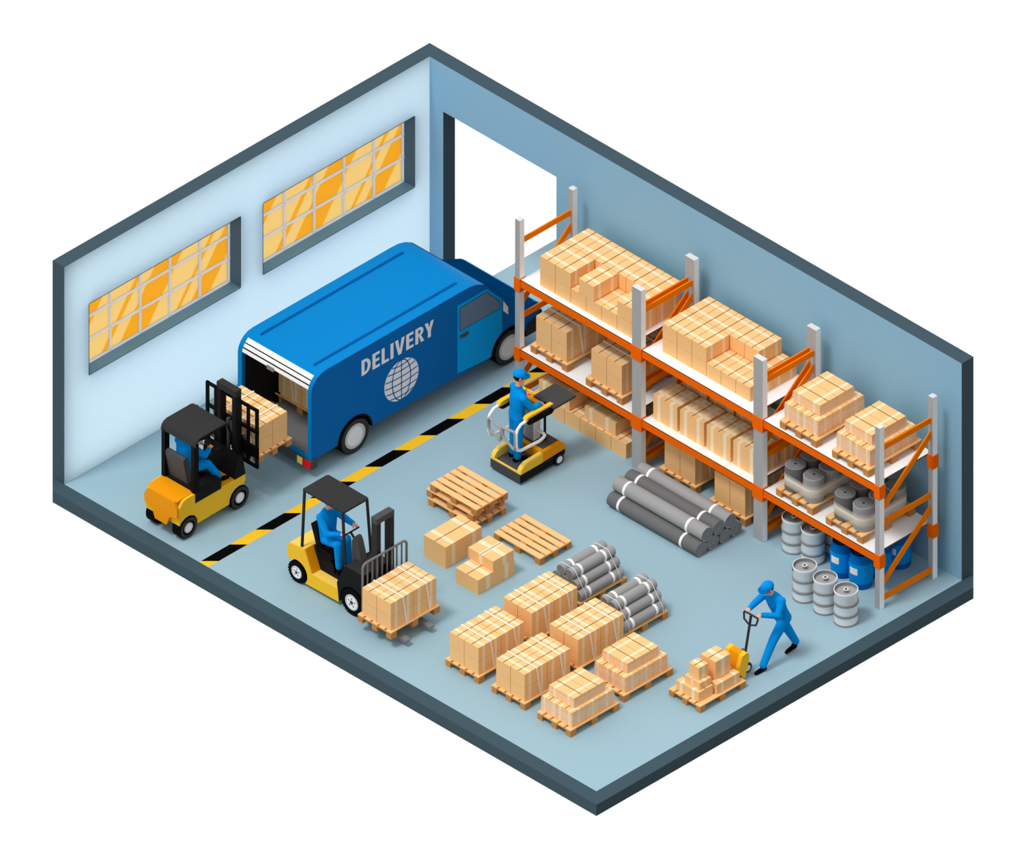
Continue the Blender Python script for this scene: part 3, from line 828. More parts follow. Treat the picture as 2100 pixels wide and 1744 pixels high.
# ================================================================== FORKLIFT WHEELS
def truck_wheel(c, axis, side, r, w, parent, M0=None, treads=0):
    """c = centre of the outer face"""
    s = side
    m = MB().lathe([(r*.25, -s*w), (r-1.5, -s*w), (r, -s*(w-1.5)), (r, -s*1.5), (r-1.5, 0), (r*.66, 0), (r*.64, -s*1.6), (0, -s*1.6)], c, axis, 48, mis=[0,0,0,0,1,2,2])
    if treads:
        for k in range(treads):
            a = 2*PI*k/treads
            u = (math.cos(a), math.sin(a)); p = (-u[1], u[0]); h = r*.055
            q = [(u[0]*(r-.3)+p[0]*h, u[1]*(r-.3)+p[1]*h), (u[0]*(r+1.1)+p[0]*h*.7, u[1]*(r+1.1)+p[1]*h*.7), (u[0]*(r+1.1)-p[0]*h*.7, u[1]*(r+1.1)-p[1]*h*.7), (u[0]*(r-.3)-p[0]*h, u[1]*(r-.3)-p[1]*h)]
            if axis == 'x': m.prism([(c[1]+x, c[2]+y) for x, y in q], 'x', c[0]-s*w*.98, c[0]-s*.8, 1)
            else: m.prism([(c[0]+x, c[2]+y) for x, y in q], 'y', c[1]-s*w*.98, c[1]-s*.8, 1)
    t = part(m, 'wheel', [M_tyre, M_tyre2 if not treads else M_tyre, M_blk], parent)
    part(MB().lathe([(r*(.46 if not treads else .6), -s*1.6), (r*(.46 if not treads else .6), s*.1), (r*.38 if not treads else r*.52, s*.3), (r*.36 if not treads else r*.48, -s*.5), (0, -s*.2)], c, axis, 40, mis=[0,0,0,1]), 'rim', [M_rim, M_white], t)
    if treads:
        ax = {'x': 0, 'y': 1}[axis]
        b = MB()
        for k in range(5):
            a = 2*PI*k/5+.3; u, v = r*.3*math.cos(a), r*.3*math.sin(a)
            cc = [c[0], c[1], c[2]]
            if axis == 'x': cc[1] += u; cc[2] += v
            else: cc[0] += u; cc[2] += v
            b.lathe([(0, -s*.6), (r*.035+.35, -s*.6), (r*.035+.35, s*.25), (0, s*.25)], cc, axis, 10)
        b.lathe([(0, -s*.6), (r*.14, -s*.6), (r*.14, s*.6), (0, s*.6)], c, axis, 16)
        part(b, 'wheel_bolts', M_dk2, t)
    return t
def seat_parts(root, a, b, cx, axis, wd, z0, zt, lean, M1, M2):
    pass

# ================================================================== FORKLIFT 1 (faces +y, at the van)
f1 = thing('forklift', 'yellow forklift with a charcoal roof lifting a pallet into the van', 'forklift', (216, -770, 0), 'forklifts')
x0, x1 = 177, 256
bd = [(-849.5, 50), (-848, 68), (-840, 78), (-832, 81), (-809.3, 81), (-809.3, 63), (-692, 63), (-692, 50)]
bd += [(-692+0, 50)]
ra = [(-706.5+24*math.cos(math.radians(t)), 22+24*math.sin(math.radians(t))) for t in (62, 90, 115, 140, 165, 187)]
rb = [(-828+23*math.cos(math.radians(t)), 21+23*math.sin(math.radians(t))) for t in (-8, 20, 50, 80, 105, 130, 150)]
bd = bd[:8]+[(-695, 47)]+ra[0:]+rb[0:]+[(-849.5, 46)]
m = MB().prism(bd, 'x', x0, x1)
part(m, 'body', M_yel, f1)
cw = MB().prism([(x0+1, 50), (x0+1, 66), (x0+8, 79), (x0+16, 81), (x1-8, 81), (x1-1, 68), (x1-1, 50), (x1-18, 46), (x1-26, 26), (x0+26, 26), (x0+18, 46)], 'y', -853.5, -849.0)
part(cw, 'counterweight', M_ora, f1, 'rear counterweight in shaded yellow')  # thin plate carrying the rear face's shade as colour
part(MB().prism([(-853.4+4, 79.5), (-847, 80), (-836, 82.3), (-811, 82.3), (-811, 79)], 'x', x0+3, x1-5), 'engine_cover', M_ora, f1, 'amber top of the counterweight')
part(MB().box(x0+.5, -811, 62, x1+.6, -750, 82.6), 'seat_base', M_dk3, f1)
part(MB().box(x0+1, -750, 62.5, x1-1, -716, 64), 'footwell_floor', M_ora, f1)
part(MB().prism([(-717.6, 63.5), (-711, 98), (-707, 107), (-703, 107), (-698, 98), (-692, 63.5)], 'x', x0, x1+.3), 'front_cowl', M_dk3, f1)
for cx, s in ((258, 1), (175.5, -1)):
    truck_wheel((cx, -828, 21), 'x', s, 21, 20, f1); truck_wheel((cx, -706.5, 22), 'x', s, 22, 20, f1)
# overhead guard: folded sheet
gp = [(-813, 176), (-811, 184), (-806, 189), (-799, 191.5), (-741, 191.5), (-735, 189), (-731, 184)]
gi = [(y, z-3) if i > 2 else (y+3, z-1.5) for i, (y, z) in enumerate(gp)]
part(MB().prism(gp+gi[::-1], 'x', x0-1, x1+1), 'overhead_guard', M_dk, f1)
for x in (x0+1, x1-8.5):
    part(MB().box(x, -813, 81 if x < 200 else 63, x+8, -802, 177), 'guard_post', M_blk, f1)
    part(MB().tube([(x+4, -733, 186), (x+4, -729, 178), (x+4, -703, 104)], 2.3, 10), 'guard_post', M_blk, f1)
    part(MB().box(x+1.5, -806, 182, x+7, -737, 188.2), 'guard_rail', M_blk, f1)
# mast
ms = (186, 231, -690, -677)
for xa in (ms[0], ms[1]-9):
    part(MB().box(xa, ms[2], 20, xa+9, ms[3], 216.5), 'mast_rail', M_dk3, f1)
part(MB().box(ms[0]-.2, ms[2]-.2, 205, ms[1]+.2, ms[3]+.2, 217), 'mast_crossbar', M_dk, f1)
part(MB().tube([(208, -684, 22), (208, -684, 150)], 3.2, 14), 'lift_cylinder', M_dk2, f1)
part(MB().box(ms[0], ms[2]+2, 60, ms[1], ms[3]-2, 70), 'mast_crossbar', M_dk, f1)
# load backrest and carriage
br = MB(); X0, X1, Y0, Y1, Z0, Z1 = 145.5, 267.5, -676, -671.5, 70, 190
for x, ww in ((X0, 5), (X0+20, 4.2), (X0+40, 4.5), (X1-45, 4.5), (X1-25, 4.2), (X1-5, 5)): br.box(x, Y0, Z0, x+ww, Y1, Z1)
for z, h in ((Z0, 5), (90, 22), (140, 6), (Z1-5, 5)): br.box(X0, Y0+.2, z, X1, Y1-.2, z+h)
part(br, 'load_backrest', M_blk, f1)
for x in (176, 226):
    part(MB().box(x, -671.5, 73, x+11, -668.6, 118).prism([(-671.5, 70.5), (-582, 71.5), (-578, 74.5), (-671.5, 74.8)], 'x', x, x+11), 'fork', M_dk2, f1)
# seat, steering
part(MB().prism([(-802, 82), (-812, 130), (-811, 137), (-806, 139), (-801, 136), (-790, 84)], 'x', 185, 229), 'seat_back', [M_dk2], f1)
part(MB().prism([(-794, 82.6), (-792, 90), (-764, 91), (-761, 87), (-763, 82.6)], 'x', 185, 229), 'seat_cushion', M_blk, f1)
def ringpts(c, n, r, seg=24):
    n = Vector(n).normalized(); u = n.orthogonal().normalized(); v = n.cross(u); c = Vector(c)
    return [c+(u*math.cos(2*PI*i/seg)+v*math.sin(2*PI*i/seg))*r for i in range(seg)]
def steering(c, n, r, foot, parent):
    m = MB().tube(ringpts(c, n, r), 1.3, 8, closed=True)
    rp_ = ringpts(c, n, r, 3)
    for p in rp_: m.tube([c, p], .9, 6)
    w = part(m, 'steering_wheel', M_blk, parent)
    part(MB().tube([c, foot], 2.2, 10), 'steering_column', M_dk, parent)
steering((214, -745, 124), (0, -.62, .78), 15, (214, -706, 98), f1)
# load
pallet(147, -668, 75, PW, PL, PH, 'x', 'wooden pallet on the raised forks behind the open van', 'pallets inside the van and on the trucks')
strapped_load(150.6, -664.4, 75+PH, 34.2, 54.4, 28, 'x', "on the pallet raised behind the van", 'boxes on the raised pallet')

# ================================================================== FORKLIFT 2 (faces +x, foreground)
f2 = thing('forklift', 'yellow forklift with open cab carrying a strapped pallet in the foreground', 'forklift', (545, -758, 0), 'forklifts')
y0, y1 = -790, -727
def arcp(cx, cz, r, a0, a1, n=8): return [(cx+r*math.cos(math.radians(a0+(a1-a0)*i/n)), cz+r*math.sin(math.radians(a0+(a1-a0)*i/n))) for i in range(n+1)]
bd = [(452.8, 41), (452.8, 66), (457, 71), (493.7, 75), (511, 34), (511, 20), (495.5, 7)]+arcp(476.5, 21, 24, -20, 130, 9)+[(460, 41)]
part(MB().prism(bd, 'y', y0, y1), 'counterweight', M_yel, f2)
part(MB().prism([(511, 34), (495.5, 7), (575, 8.5), (573, 32.5)], 'y', y0-.3, y0+19).prism([(511, 34), (495.5, 7), (575, 8.5), (573, 32.5)], 'y', y1-19, y1), 'side_step', M_yel, f2)
part(MB().prism([(458, 71.3), (493, 75.2), (493.5, 76), (460, 73.2)], 'y', y0+1, y1-1), 'rear_cover', M_yel2, f2, 'rear cover in top-lit yellow')
part(MB().prism([(493.6, 75.6), (511.5, 34.5), (513, 34.5), (495.5, 76.4)], 'y', y0+.2, y1-.2), 'rear_slope', M_ora, f2, 'shaded yellow slope behind the seat')
part(MB().box(511.5, y0+.1, 33.3, 575, y0+18.8, 34.4), 'step_plate', M_yel2, f2, 'top-lit yellow step')
part(MB().prism([(511, 10), (497, 76), (520, 78), (542, 60), (545, 42), (585, 40), (585, 10)], 'y', y0+19.1, y1-1), 'chassis', M_dk3, f2)
hood = [(577, 12), (572, 48), (585, 80), (590, 87.5), (600, 90), (632, 90), (634, 60), (634, 44)]+arcp(609, 25, 29, 28, 168, 8)
part(MB().prism(hood, 'y', y0-1.6, y1+1.6), 'front_hood', M_dk3, f2)
part(MB().box(590, y0-.5, 89.6, 633, y1+.5, 91), 'hood_top', M_dk, f2)
for cy, s in ((-792, -1), (-725, 1)):
    truck_wheel((476.5, cy, 21), 'y', s, 20, 15, f2, treads=22)
    truck_wheel((609, cy+s*2, 26), 'y', s, 25, 19, f2, treads=26)
part(MB().prism([(487, -787), (581, -787), (583, -785), (583, -729), (581, -727), (489, -727), (486, -730), (486, -785)], 'z', 191, 194.5), 'overhead_guard', M_dk, f2)
for p, q in (((484, -786, 73), (489, -785, 192)), ((484, -729, 73), (489, -729, 192)), ((586, -786, 84), (580, -785.5, 192)), ((589, -728, 88), (580, -728.5, 192))):
    part(MB().tube([p, q], 2.6, 10), 'guard_post', M_dk, f2)
ms = (628, 641, -766, -725)
for ya in (ms[2], ms[3]-9.5):
    part(MB().box(ms[0], ya, 12, ms[1], ya+9.5, 197), 'mast_rail', M_dk, f2)
part(MB().box(ms[0]-.2, ms[2]-.2, 187, ms[1]+.2, ms[3]+.2, 198), 'mast_crossbar', M_dk2, f2)
part(MB().box(ms[0]+.5, ms[2], 30, ms[1]-.5, ms[3], 42), 'mast_crossbar', M_dk, f2)
br = MB(); X = 644.5; Ya, Yb, Zt = -803, -699, 126
Mg = mat('backrest_grey', '747474', 1.2)
path = [(X, Ya, 26), (X, Ya, Zt-9)]+[(X, Ya+9-9*math.cos(math.radians(a)), Zt-9+9*math.sin(math.radians(a))) for a in (20, 45, 70, 90)]+[(X, Yb-9+9*math.sin(math.radians(a)), Zt-9+9*math.cos(math.radians(a))) for a in (0, 20, 45, 70)]+[(X, Yb, Zt-9), (X, Yb, 26)]
br.tube(path, 2.1, 10)
for k in range(1, 9): yy = Ya+(Yb-Ya)*k/9; br.tube([(X, yy, 27), (X, yy, Zt-1)], 1.5, 8)
br.tube([(X, Ya, 28), (X, Yb, 28)], 1.8, 8)
part(br, 'load_backrest', Mg, f2)
part(MB().box(641.2, -780, 22, 644, -712, 44), 'fork_carriage', M_dk, f2)
for yy in (-791, -735):
    part(MB().box(643.5, yy-5.5, 9, 647, yy+5.5, 44).prism([(643.5, 12), (643.5, 7.5), (735, 9), (741, 11), (741, 13.5), (734, 15), (646, 16)], 'y', yy-5.5, yy+5.5), 'fork', Mg, f2)
part(MB().prism([(509, 84), (497, 120), (496, 124), (500, 127), (506, 125), (520, 88)], 'y', -777, -737), 'seat_back', M_blk, f2)
part(MB().prism([(508, 80), (510, 88), (544, 82), (548, 77), (545, 72), (514, 72)], 'y', -777, -737), 'seat_cushion', M_blk, f2)
part(MB().prism([(580, 70), (580, 124), (584, 133), (589, 133), (593, 126), (604, 86)], 'y', -764, -750), 'steering_pedestal', M_dk2, f2)
steering((570, -757, 133), (-.7, 0, .71), 16, (583, -757, 120), f2)
# load
pallet(647.6, -818, 20, PW, PL, PH, 'y', "wooden pallet carried on the foreground forklift's forks", 'pallets inside the van and on the trucks')
strapped_load(654.1, -814.4, 20+PH, 34.2, 54.4, 28, 'y', "on the foreground forklift's pallet", "boxes on the foreground forklift's pallet")

# ================================================================== ORDER PICKER
op = thing('order_picker', 'small yellow stand-on order picker with a dark tray', 'order picker', (508, -276, 0))
X0, X1, Y0, Y1 = 473, 543.6, -328.5, -223
part(MB().prism([(Y0, 5), (Y0, 22), (Y0+52, 22), (Y1, 24), (Y1, 16), (Y1-6, 10), (Y1-20, 10), (Y1-24, 5)], 'x', X0, X1), 'chassis', M_dk3, op)
part(MB().box(X0+.5, Y0-.7, 5, X1-.5, Y0+.1, 21.5), 'front_bumper', M_dk2, op)  # thin plate painting the black skirt's front in a lit grey
def sidewall(xa, xb):
    return MB().prism([(Y0, 22.02), (Y0+1, 29), (Y0+6, 35), (Y0+15, 39), (Y0+53, 40), (Y0+53, 22.02)], 'x', xa, xb)
part(sidewall(X1-8.5, X1), 'side_wall', M_yel2, op, 'step wall in top-lit yellow'); part(sidewall(X0, X0+8.5), 'side_wall', M_yel2, op)
for xa in (X1+.02, X0-.5):
    part(MB().prism([(Y0+1, 23), (Y0+4, 30), (Y0+11, 35), (Y0+19, 37), (Y0+53, 38), (Y0+53, 22.1), (Y0, 22.1)], 'x', xa, xa+.48), 'side_panel', M_yel, op)
part(MB().box(X0+8.6, Y0+3, 21.8, X1-8.6, Y0+53, 23), 'foot_plate', M_dk2, op)
part(MB().box(X0+8.6, Y0, 22, X1-8.6, Y0+3, 24.5), 'entry_sill', M_yel2, op)
part(MB().prism([(Y0+53, 22.02), (Y0+53, 40), (Y1-6, 40), (Y1, 34), (Y1, 24)], 'x', X0, X1), 'rear_housing', M_ora, op, 'amber rear housing')
part(MB().box(X0+9, Y0+62, 39.9, X1-9, Y1-8, 41.2), 'rear_cover', M_dk2, op)
for cx, s in ((X1+3.5, 1), (X0-3.5, -1)):
    m = MB().lathe([(3, -s*8), (10.5, -s*8), (11, -s*7), (11, -s*1), (10, 0), (6.5, 0), (6, -s*.6), (0, -s*.6)], (cx, Y1-16, 11), 'x', 32, mis=[0,0,0,0,1,2,2])
    w = part(m, 'wheel', [M_tyre, M_tyre2, M_white], op)
    part(MB().lathe([(3, -s*8), (6.5, -s*8), (7, -s*7), (7, -s*1), (0, 0)], (cx-s*6, Y0+18, 7), 'x', 24), 'caster', M_tyre2, op)
part(MB().box(486, -262, 24, 508, -246, 122), 'mast_column', mat('column_grey', 'E8E8E8', .95), op)
part(MB().box(486.5, -262.6, 24, 507.5, -261.9, 118), 'column_shaded_face', mat('column_shaded_face', 'A6A6A6', 1), op)  # grey skin paints the column's front in a shaded tone
part(MB().tube([(519, -246, 41), (519, -246, 124)], 2.2, 10), 'tray_post', M_dk3, op)
part(MB().box(503, -257, 125.5, 553, -206, 129.5), 'tray', mat('tray_grey', '484848', 1.0), op)
# console: cross piece and two armrests
part(MB().box(X0+6, -266, 116, X1-6, -249, 126.5), 'console', M_ora, op, 'amber control console')
part(MB().box(X0+8, -251.5, 126, X1-1, -248, 128.5), 'console_rim', M_yel, op)
for xa in (X0-1, X1-8.5):
    part(MB().prism([(-313, 123), (-315, 127), (-311, 131), (-304, 132), (-250, 129.5), (-248, 126), (-252, 124)], 'x', xa, xa+8.5), 'armrest', M_yel, op)
    part(MB().prism([(-311, 117), (-312, 122), (-308, 127), (-262, 127.5), (-251, 124), (-249, 117), (-254, 112), (-306, 114)], 'x', xa+(7.6 if xa > 500 else -.6), xa+(9.2 if xa > 500 else .4)), 'armrest_side', M_blk, op)
    part(MB().prism([(-310, 117), (-310, 124), (-252, 124), (-252, 115), (-304, 114)], 'x', xa+.8, xa+7.6), 'armrest_pad', M_dk3, op)
kn = MB().lathe([(0, 126.4), (3.6, 126.4), (3.6, 128.6), (1.2, 129), (1.5, 132), (0, 133)], (532, -259, 0), 'z', 18)
part(kn, 'control_knob', M_blk, op)
part(MB().box(488, -262.9, 100, 496, -262.4, 109), 'switch_panel', M_dk2, op)
def rail(x, s):
    return [(x, -313, 124), (x, -325, 122.5), (x, -333, 116), (x, -336, 108), (x, -336, 84), (x, -333, 74), (x, -325, 69.5), (x, -282, 67), (x, -272, 69), (x-s*1, -267, 72), (x-s*9, -262, 69), (x-s*20, -258, 64), (510 if s > 0 else 484, -255, 61)]
part(MB().tube(rail(541, 1), 2.8, 10), 'guard_rail', M_white, op, 'white tubular rail'); part(MB().tube(rail(476, -1), 2.8, 10), 'guard_rail', M_white, op, 'white tubular rail')
Mgt = mat('gate_grey', '9C9C9C', 1.1)
for xa, xb in ((477, 507), (510, 540)):
    flip = xa > 500
    pts = [(xa+2, 112), (xb-2, 104), (xb, 100), (xb-1, 82), (xb-4, 79), (xa+3, 88), (xa, 93), (xa, 108)] if not flip else [(xb-2, 112), (xa+2, 108), (xa, 104), (xa+1, 92), (xa+4, 88), (xb-3, 76), (xb, 79), (xb, 108)]
    part(MB().tube([(x, -337.5, z) for x, z in pts], 2.7, 10, closed=True), 'gate', Mgt, op, 'grey entry gate loop')

# ================================================================== PALLET TRUCK and its load
pt = thing('pallet_truck', 'yellow hand pallet truck with a black tow handle', 'pallet truck', (1187, -465, 0))
part(MB().prism([(-473, 18), (-473, 30), (-466, 50), (-455, 53), (-450, 47), (-450, 38), (-456, 18), (-459, 4), (-464, 4)], 'x', 1198, 1207), 'frame_plate', M_yel, pt)
part(MB().prism([(-473, 18), (-473, 30), (-466, 50), (-455, 53), (-450, 47), (-450, 38), (-456, 18), (-459, 4), (-464, 4)], 'x', 1167, 1176), 'frame_plate', M_yel, pt)
part(MB().prism([(-473, 18), (-473, 32), (-466, 51), (-455, 53), (-452, 44), (-458, 18)], 'x', 1176, 1198), 'frame_front', M_ora, pt)
for x in (1166, 1196): part(MB().prism([(-473, 3.5), (-473, 9), (-490, 9), (-574, 8.2), (-578, 5), (-574, 3.5)], 'x', x, x+10), 'fork', M_yel, pt)
for x in (1171, 1201):
    part(MB().lathe([(0, -3.4), (3, -3.4), (3, 3.4), (0, 3.4)], (x, -560, 3.05), 'x', 18), 'fork_roller', M_tyre2, pt)
for x, s in ((1181, -1), (1194, 1)):
    w = part(MB().lathe([(0, -2.5*s), (9, -2.5*s), (9.6, -1.8*s), (9.6, 1.8*s), (9, 2.5*s), (5.5, 2.5*s), (5.3, 2.2*s), (0, 2.2*s)], (x, -442, 9.6), 'x', 28, mis=[0,0,0,0,0,1,1]), 'steer_wheel', [M_tyre2, M_white], pt)
part(MB().box(1183, -452, 8, 1192, -438, 32).tube([(1187.5, -446, 20), (1187.5, -446, 44)], 5, 14), 'pump', M_dk2, pt)
HB = Vector((1188, -444, 18)); HT = Vector((1189, -427.5, 108))
part(MB().tube([HB, HT], 2.2, 10), 'tow_bar', M_dk, pt)
hx = HT; dn = (HB-HT).normalized()
lp = [hx+Vector((-15, 0, 0)), hx+Vector((-16.5, 0, 0))+dn*3, hx+Vector((-14, 0, 0))+dn*14, hx+dn*20, hx+Vector((14, 0, 0))+dn*14, hx+Vector((16.5, 0, 0))+dn*3, hx+Vector((15, 0, 0))]
part(MB().tube(lp+[hx], 1.7, 10, closed=True), 'handle', M_dk, pt)
pallet(1149, -582.3, .6, 74.3, 108, 13.2, 'y', 'wooden pallet on the hand pallet truck with six mixed boxes', 'pallets inside the van and on the trucks')
g = 'boxes on the hand pallet truck'; z = 13.85
carton(1212.7-54, -575.4, z, 54, 34.5, 19.4, 'low wide box at the near end of the hand-pulled pallet', g, seam='x', tapes=(.22, .74), tw=7)
carton(1218.7-34, -538, z, 34, 54.6, 20, 'long low box along the right side of the hand-pulled pallet', g, tapes=(.24, .8), tw=6)
carton(1152, -538, z, 32, 48, 20, 'low box at the left side of the hand-pulled pallet, mostly hidden', g, tapes=(.24, .8), tw=6)
carton(1208-37, -568, z+19.5, 37, 28, 13, 'small flat box under the small cube box, hand-pulled pallet', g, tapes=(.5,), tw=5, cross=(.5,))
carton(1200-24.5, -562, z+32.6, 24.5, 22, 24.4, 'small cube box on top of the hand-pulled load', g, tapes=(.5,), tw=7)
carton(1206.6-35.4, -529.6, z+20.1, 35.4, 36.3, 36.3, 'large cube box at the back of the hand-pulled load', g, tapes=(.5,), tw=9)
# ================================================================== PEOPLE
def V(*a): return Vector(a)
class Fig:
    """capsules and ellipsoids, fused by a voxel remesh into one continuous skin"""
    def __init__(s, org): s.mb = MB(); s.pr = []; s.org = org
    def cap(s, p, r, q, r2, tg):
        p, q = Vector(p), Vector(q); n = 5
        s.mb.tube([p, q], [r, r2], 14); 
        for c, rr in ((p, r), (q, r2)): s.mb.ell(c, ((rr,0,0),(0,rr,0),(0,0,rr)), 14, 10)
        s.pr.append((tg, p, q, r, r2))
    def ell(s, c, ax, tg):
        ax = [Vector(a) for a in ax]; s.mb.ell(c, ax, 22, 16)
        s.pr.append((tg, Vector(c), ax))
    def build(s, name, parent, tags, mats, vox=.62):
        me = s.mb.mesh('tmp', [mats[0]], s.org, smooth=False)
        o = bpy.data.objects.new('tmp', me); C.objects.link(o)
        r = o.modifiers.new('r', 'REMESH'); r.mode = 'VOXEL'; r.voxel_size = vox*K
        sm = o.modifiers.new('s', 'SMOOTH'); sm.factor = .5; sm.iterations = 9
        dg = bpy.context.evaluated_depsgraph_get(); ev = o.evaluated_get(dg)
        nm = bpy.data.meshes.new_from_object(ev); nm.name = name
        bpy.data.objects.remove(o); bpy.data.meshes.remove(me)
        nm.materials.clear()
        for m in mats: nm.materials.append(m)
        n = len(nm.polygons); ce = np.empty(n*3); nm.polygons.foreach_get('center', ce)
        ce = ce.reshape(-1, 3)/K+np.array(s.org)
        best = np.full(n, 1e9); idx = np.zeros(n, int)
        for p in s.pr:
            t = tags[p[0]]
            if len(p) == 5:
                a = np.array(p[1]); b = np.array(p[2]); ab = b-a; L = max(1e-9, ab@ab)
                u = np.clip(((ce-a)@ab)/L, 0, 1); d = np.linalg.norm(ce-a-u[:, None]*ab, axis=1)-(p[3]+(p[4]-p[3])*u)
            else:
                c = np.array(p[1]); M = np.array([list(a/a.length_squared) for a in p[2]])
                q = (ce-c)@M.T; rr = np.linalg.norm(q, axis=1); d = (rr-1)*min(a.length for a in p[2])
            w = d < best; best[w] = d[w]; idx[w] = t
        nm.polygons.foreach_set('material_index', idx.astype(np.int32))
        nm.polygons.foreach_set('use_smooth', [True]*n); nm.update()
        ob = bpy.data.objects.new(name, nm); C.objects.link(ob); ob.parent = parent; ORG[ob.name] = s.org
        return ob
def hand(f, wrist, d, pn, thumb, curl, tg='skin', s=.95):
    """d: wrist to fingers; pn: direction the palm faces; thumb: side of the thumb; curl: degrees per joint"""
    wrist = Vector(wrist); d = Vector(d).normalized(); pn = Vector(pn); pn = (pn-d*pn.dot(d)).normalized()
    sd = Vector(thumb); sd = (sd-d*sd.dot(d)-pn*sd.dot(pn)).normalized()
    f.ell(wrist+d*4.2*s, (d*5.2*s, sd*3.9*s, pn*1.9*s), tg)
    for i, (off, L) in enumerate(((2.9, 7.2), (1.0, 8.0), (-.95, 7.5), (-2.8, 5.8))):
        p = wrist+d*7.8*s+sd*off*s; a = 0; r = 1.02
        for k, fr in enumerate((.44, .32, .26)):
            a += math.radians(curl*(.8 if k == 0 else 1.05)); q = p+(d*math.cos(a)+pn*math.sin(a))*L*fr*s
            f.cap(p, r*s, q, (r-.1)*s, tg); p = q; r -= .1
    p = wrist+d*2.6*s+sd*3.0*s; q = p+(d*.62+sd*.6+pn*.5).normalized()*3.6*s; t = q+(d*.55+pn*.75-sd*.1).normalized()*3.2*s
    f.cap(p, 1.35*s, q, 1.15*s, tg); f.cap(q, 1.15*s, t, .95*s, tg)

def T_(q, hip, mid): return (mid-hip).length*q
def person(label, J, fwd, headf, headup, sc=1.14, org=None, cap=True, hands=None, lean_up=None):
    """J: joints. fwd: chest direction. headf/headup: head frame"""
    hip = (Vector(J['hipL'])+Vector(J['hipR']))/2
    org = org or (hip.x, hip.y, min(Vector(J['footL']).z, Vector(J['footR']).z))
    root = thing('person', label, 'person', org, 'workers in blue coveralls')
    f = Fig(org)
    fwd = Vector(fwd).normalized()
    sl, sr = Vector(J['shL']), Vector(J['shR']); mid = (sl+sr)/2; lat = (sr-sl).normalized()
    up = (mid-hip).normalized(); fw = (fwd-up*fwd.dot(up)).normalized(); lat2 = up.cross(fw) if up.cross(fw).dot(lat) > 0 else fw.cross(up)
    # torso
    n_ = 28; secs = ((-9, 11, 8), (-6, 14.5, 10.3), (0, 15.8, 11.3), (T_(.3, hip, mid), 14.9, 10.4), (T_(.62, hip, mid), 16.6, 11.2), (T_(.86, hip, mid), 17.2, 10.6),
                     (T_(1.0, hip, mid), 15, 9), (T_(1.0, hip, mid)+4.5, 10.5, 7.2), (T_(1.0, hip, mid)+8, 6, 5.4))
    m_ = f.mb; base = len(m_.v)
    for h_, a_, b_ in secs:
        for k in range(n_):
            t = 2*PI*k/n_; m_.v.append(tuple(hip+up*h_*1+lat2*a_*sc*math.cos(t)+fw*b_*sc*math.sin(t)))
    fl = lat2.cross(fw).dot(up) < 0
    fs = [list(range(n_))[::-1]]+[[i*n_+k, i*n_+(k+1) % n_, (i+1)*n_+(k+1) % n_, (i+1)*n_+k] for i in range(len(secs)-1) for k in range(n_)]+[[(len(secs)-1)*n_+k for k in range(n_)]]
    for q_ in fs: q_ = [i+base for i in q_]; m_.f.append(q_[::-1] if fl else q_); m_.m.append(0)
    f.pr.append(('cloth', hip-up*4, mid-up*3, 11, 11))
    f.cap(sl-up*1.5, 6*sc, sr-up*1.5, 6*sc, 'cloth')
    hc = Vector(J['head']); hf = Vector(headf).normalized(); hu = Vector(headup).normalized(); hf = (hf-hu*hf.dot(hu)).normalized(); hr = hf.cross(hu)
    neck0 = mid+up*3; neck1 = hc-hu*7*sc-hf*1.5
    f.cap(neck0, 6.2*sc, neck0+(neck1-neck0)*.35, 5.4*sc, 'cloth')
    f.cap(neck0+(neck1-neck0)*.3, 4.8*sc, neck1, 4.6*sc, 'skin')
    # head: cranium, jaw, chin, nose, ears
    f.ell(hc+hu*1.5, (hr*7.7*sc, hf*9.4*sc, hu*9.2*sc), 'skin')
    f.ell(hc-hu*4.2+hf*1.6, (hr*6.0*sc, hf*6.8*sc, hu*7.2*sc), 'skin')
    f.ell(hc-hu*9.3+hf*5.2, (hr*3.0*sc, hf*2.8*sc, hu*2.4*sc), 'skin')
    f.cap(hc+hf*8.6*sc+hu*1.2, 1.1*sc, hc+hf*10.2*sc-hu*2.6, 1.7*sc, 'skin')
    for s_ in (-1, 1): f.ell(hc+hr*s_*7.7*sc-hf*.8-hu*.6, (hr*1.1*sc, hf*1.9*sc, hu*3.0*sc), 'skin')
    # arms
    for s_ in 'LR':
        sh, el, wr = Vector(J['sh'+s_]), Vector(J['el'+s_]), Vector(J['wr'+s_])
        f.cap(sh-up*2, 6.4*sc, el, 5.1*sc, 'cloth'); f.cap(el, 5.1*sc, wr-(wr-el).normalized()*1.5, 4.1*sc, 'cloth')
        f.cap(wr-(wr-el).normalized()*1, 2.9*sc, wr+(wr-el).normalized()*2, 2.8*sc, 'skin')
        h = hands[s_]; hand(f, wr, *h)
        hp, kn, an, ft = Vector(J['hip'+s_]), Vector(J['kn'+s_]), Vector(J['an'+s_]), Vector(J['foot'+s_])
        f.cap(hp, 9.2*sc, kn, 6.9*sc, 'cloth'); f.cap(kn, 6.9*sc, an, 5.6*sc, 'cloth')
        td = Vector(J['toe'+s_]).normalized()
        f.cap(an-(an-kn).normalized()*-1, 4.4*sc, ft+V(0,0,4), 4.2*sc, 'shoe')
        f.cap(ft-td*3+V(0,0,3.7), 3.7*sc, ft+td*10*sc+V(0,0,3.4), 3.4*sc, 'shoe')
        f.cap(ft+td*10*sc+V(0,0,3.3), 3.3*sc, ft+td*15*sc+V(0,0,2.9), 2.8*sc, 'shoe')
    f.build('body', root, {'skin': 0, 'cloth': 1, 'shoe': 2}, [M_skin, M_cover, M_shoe])
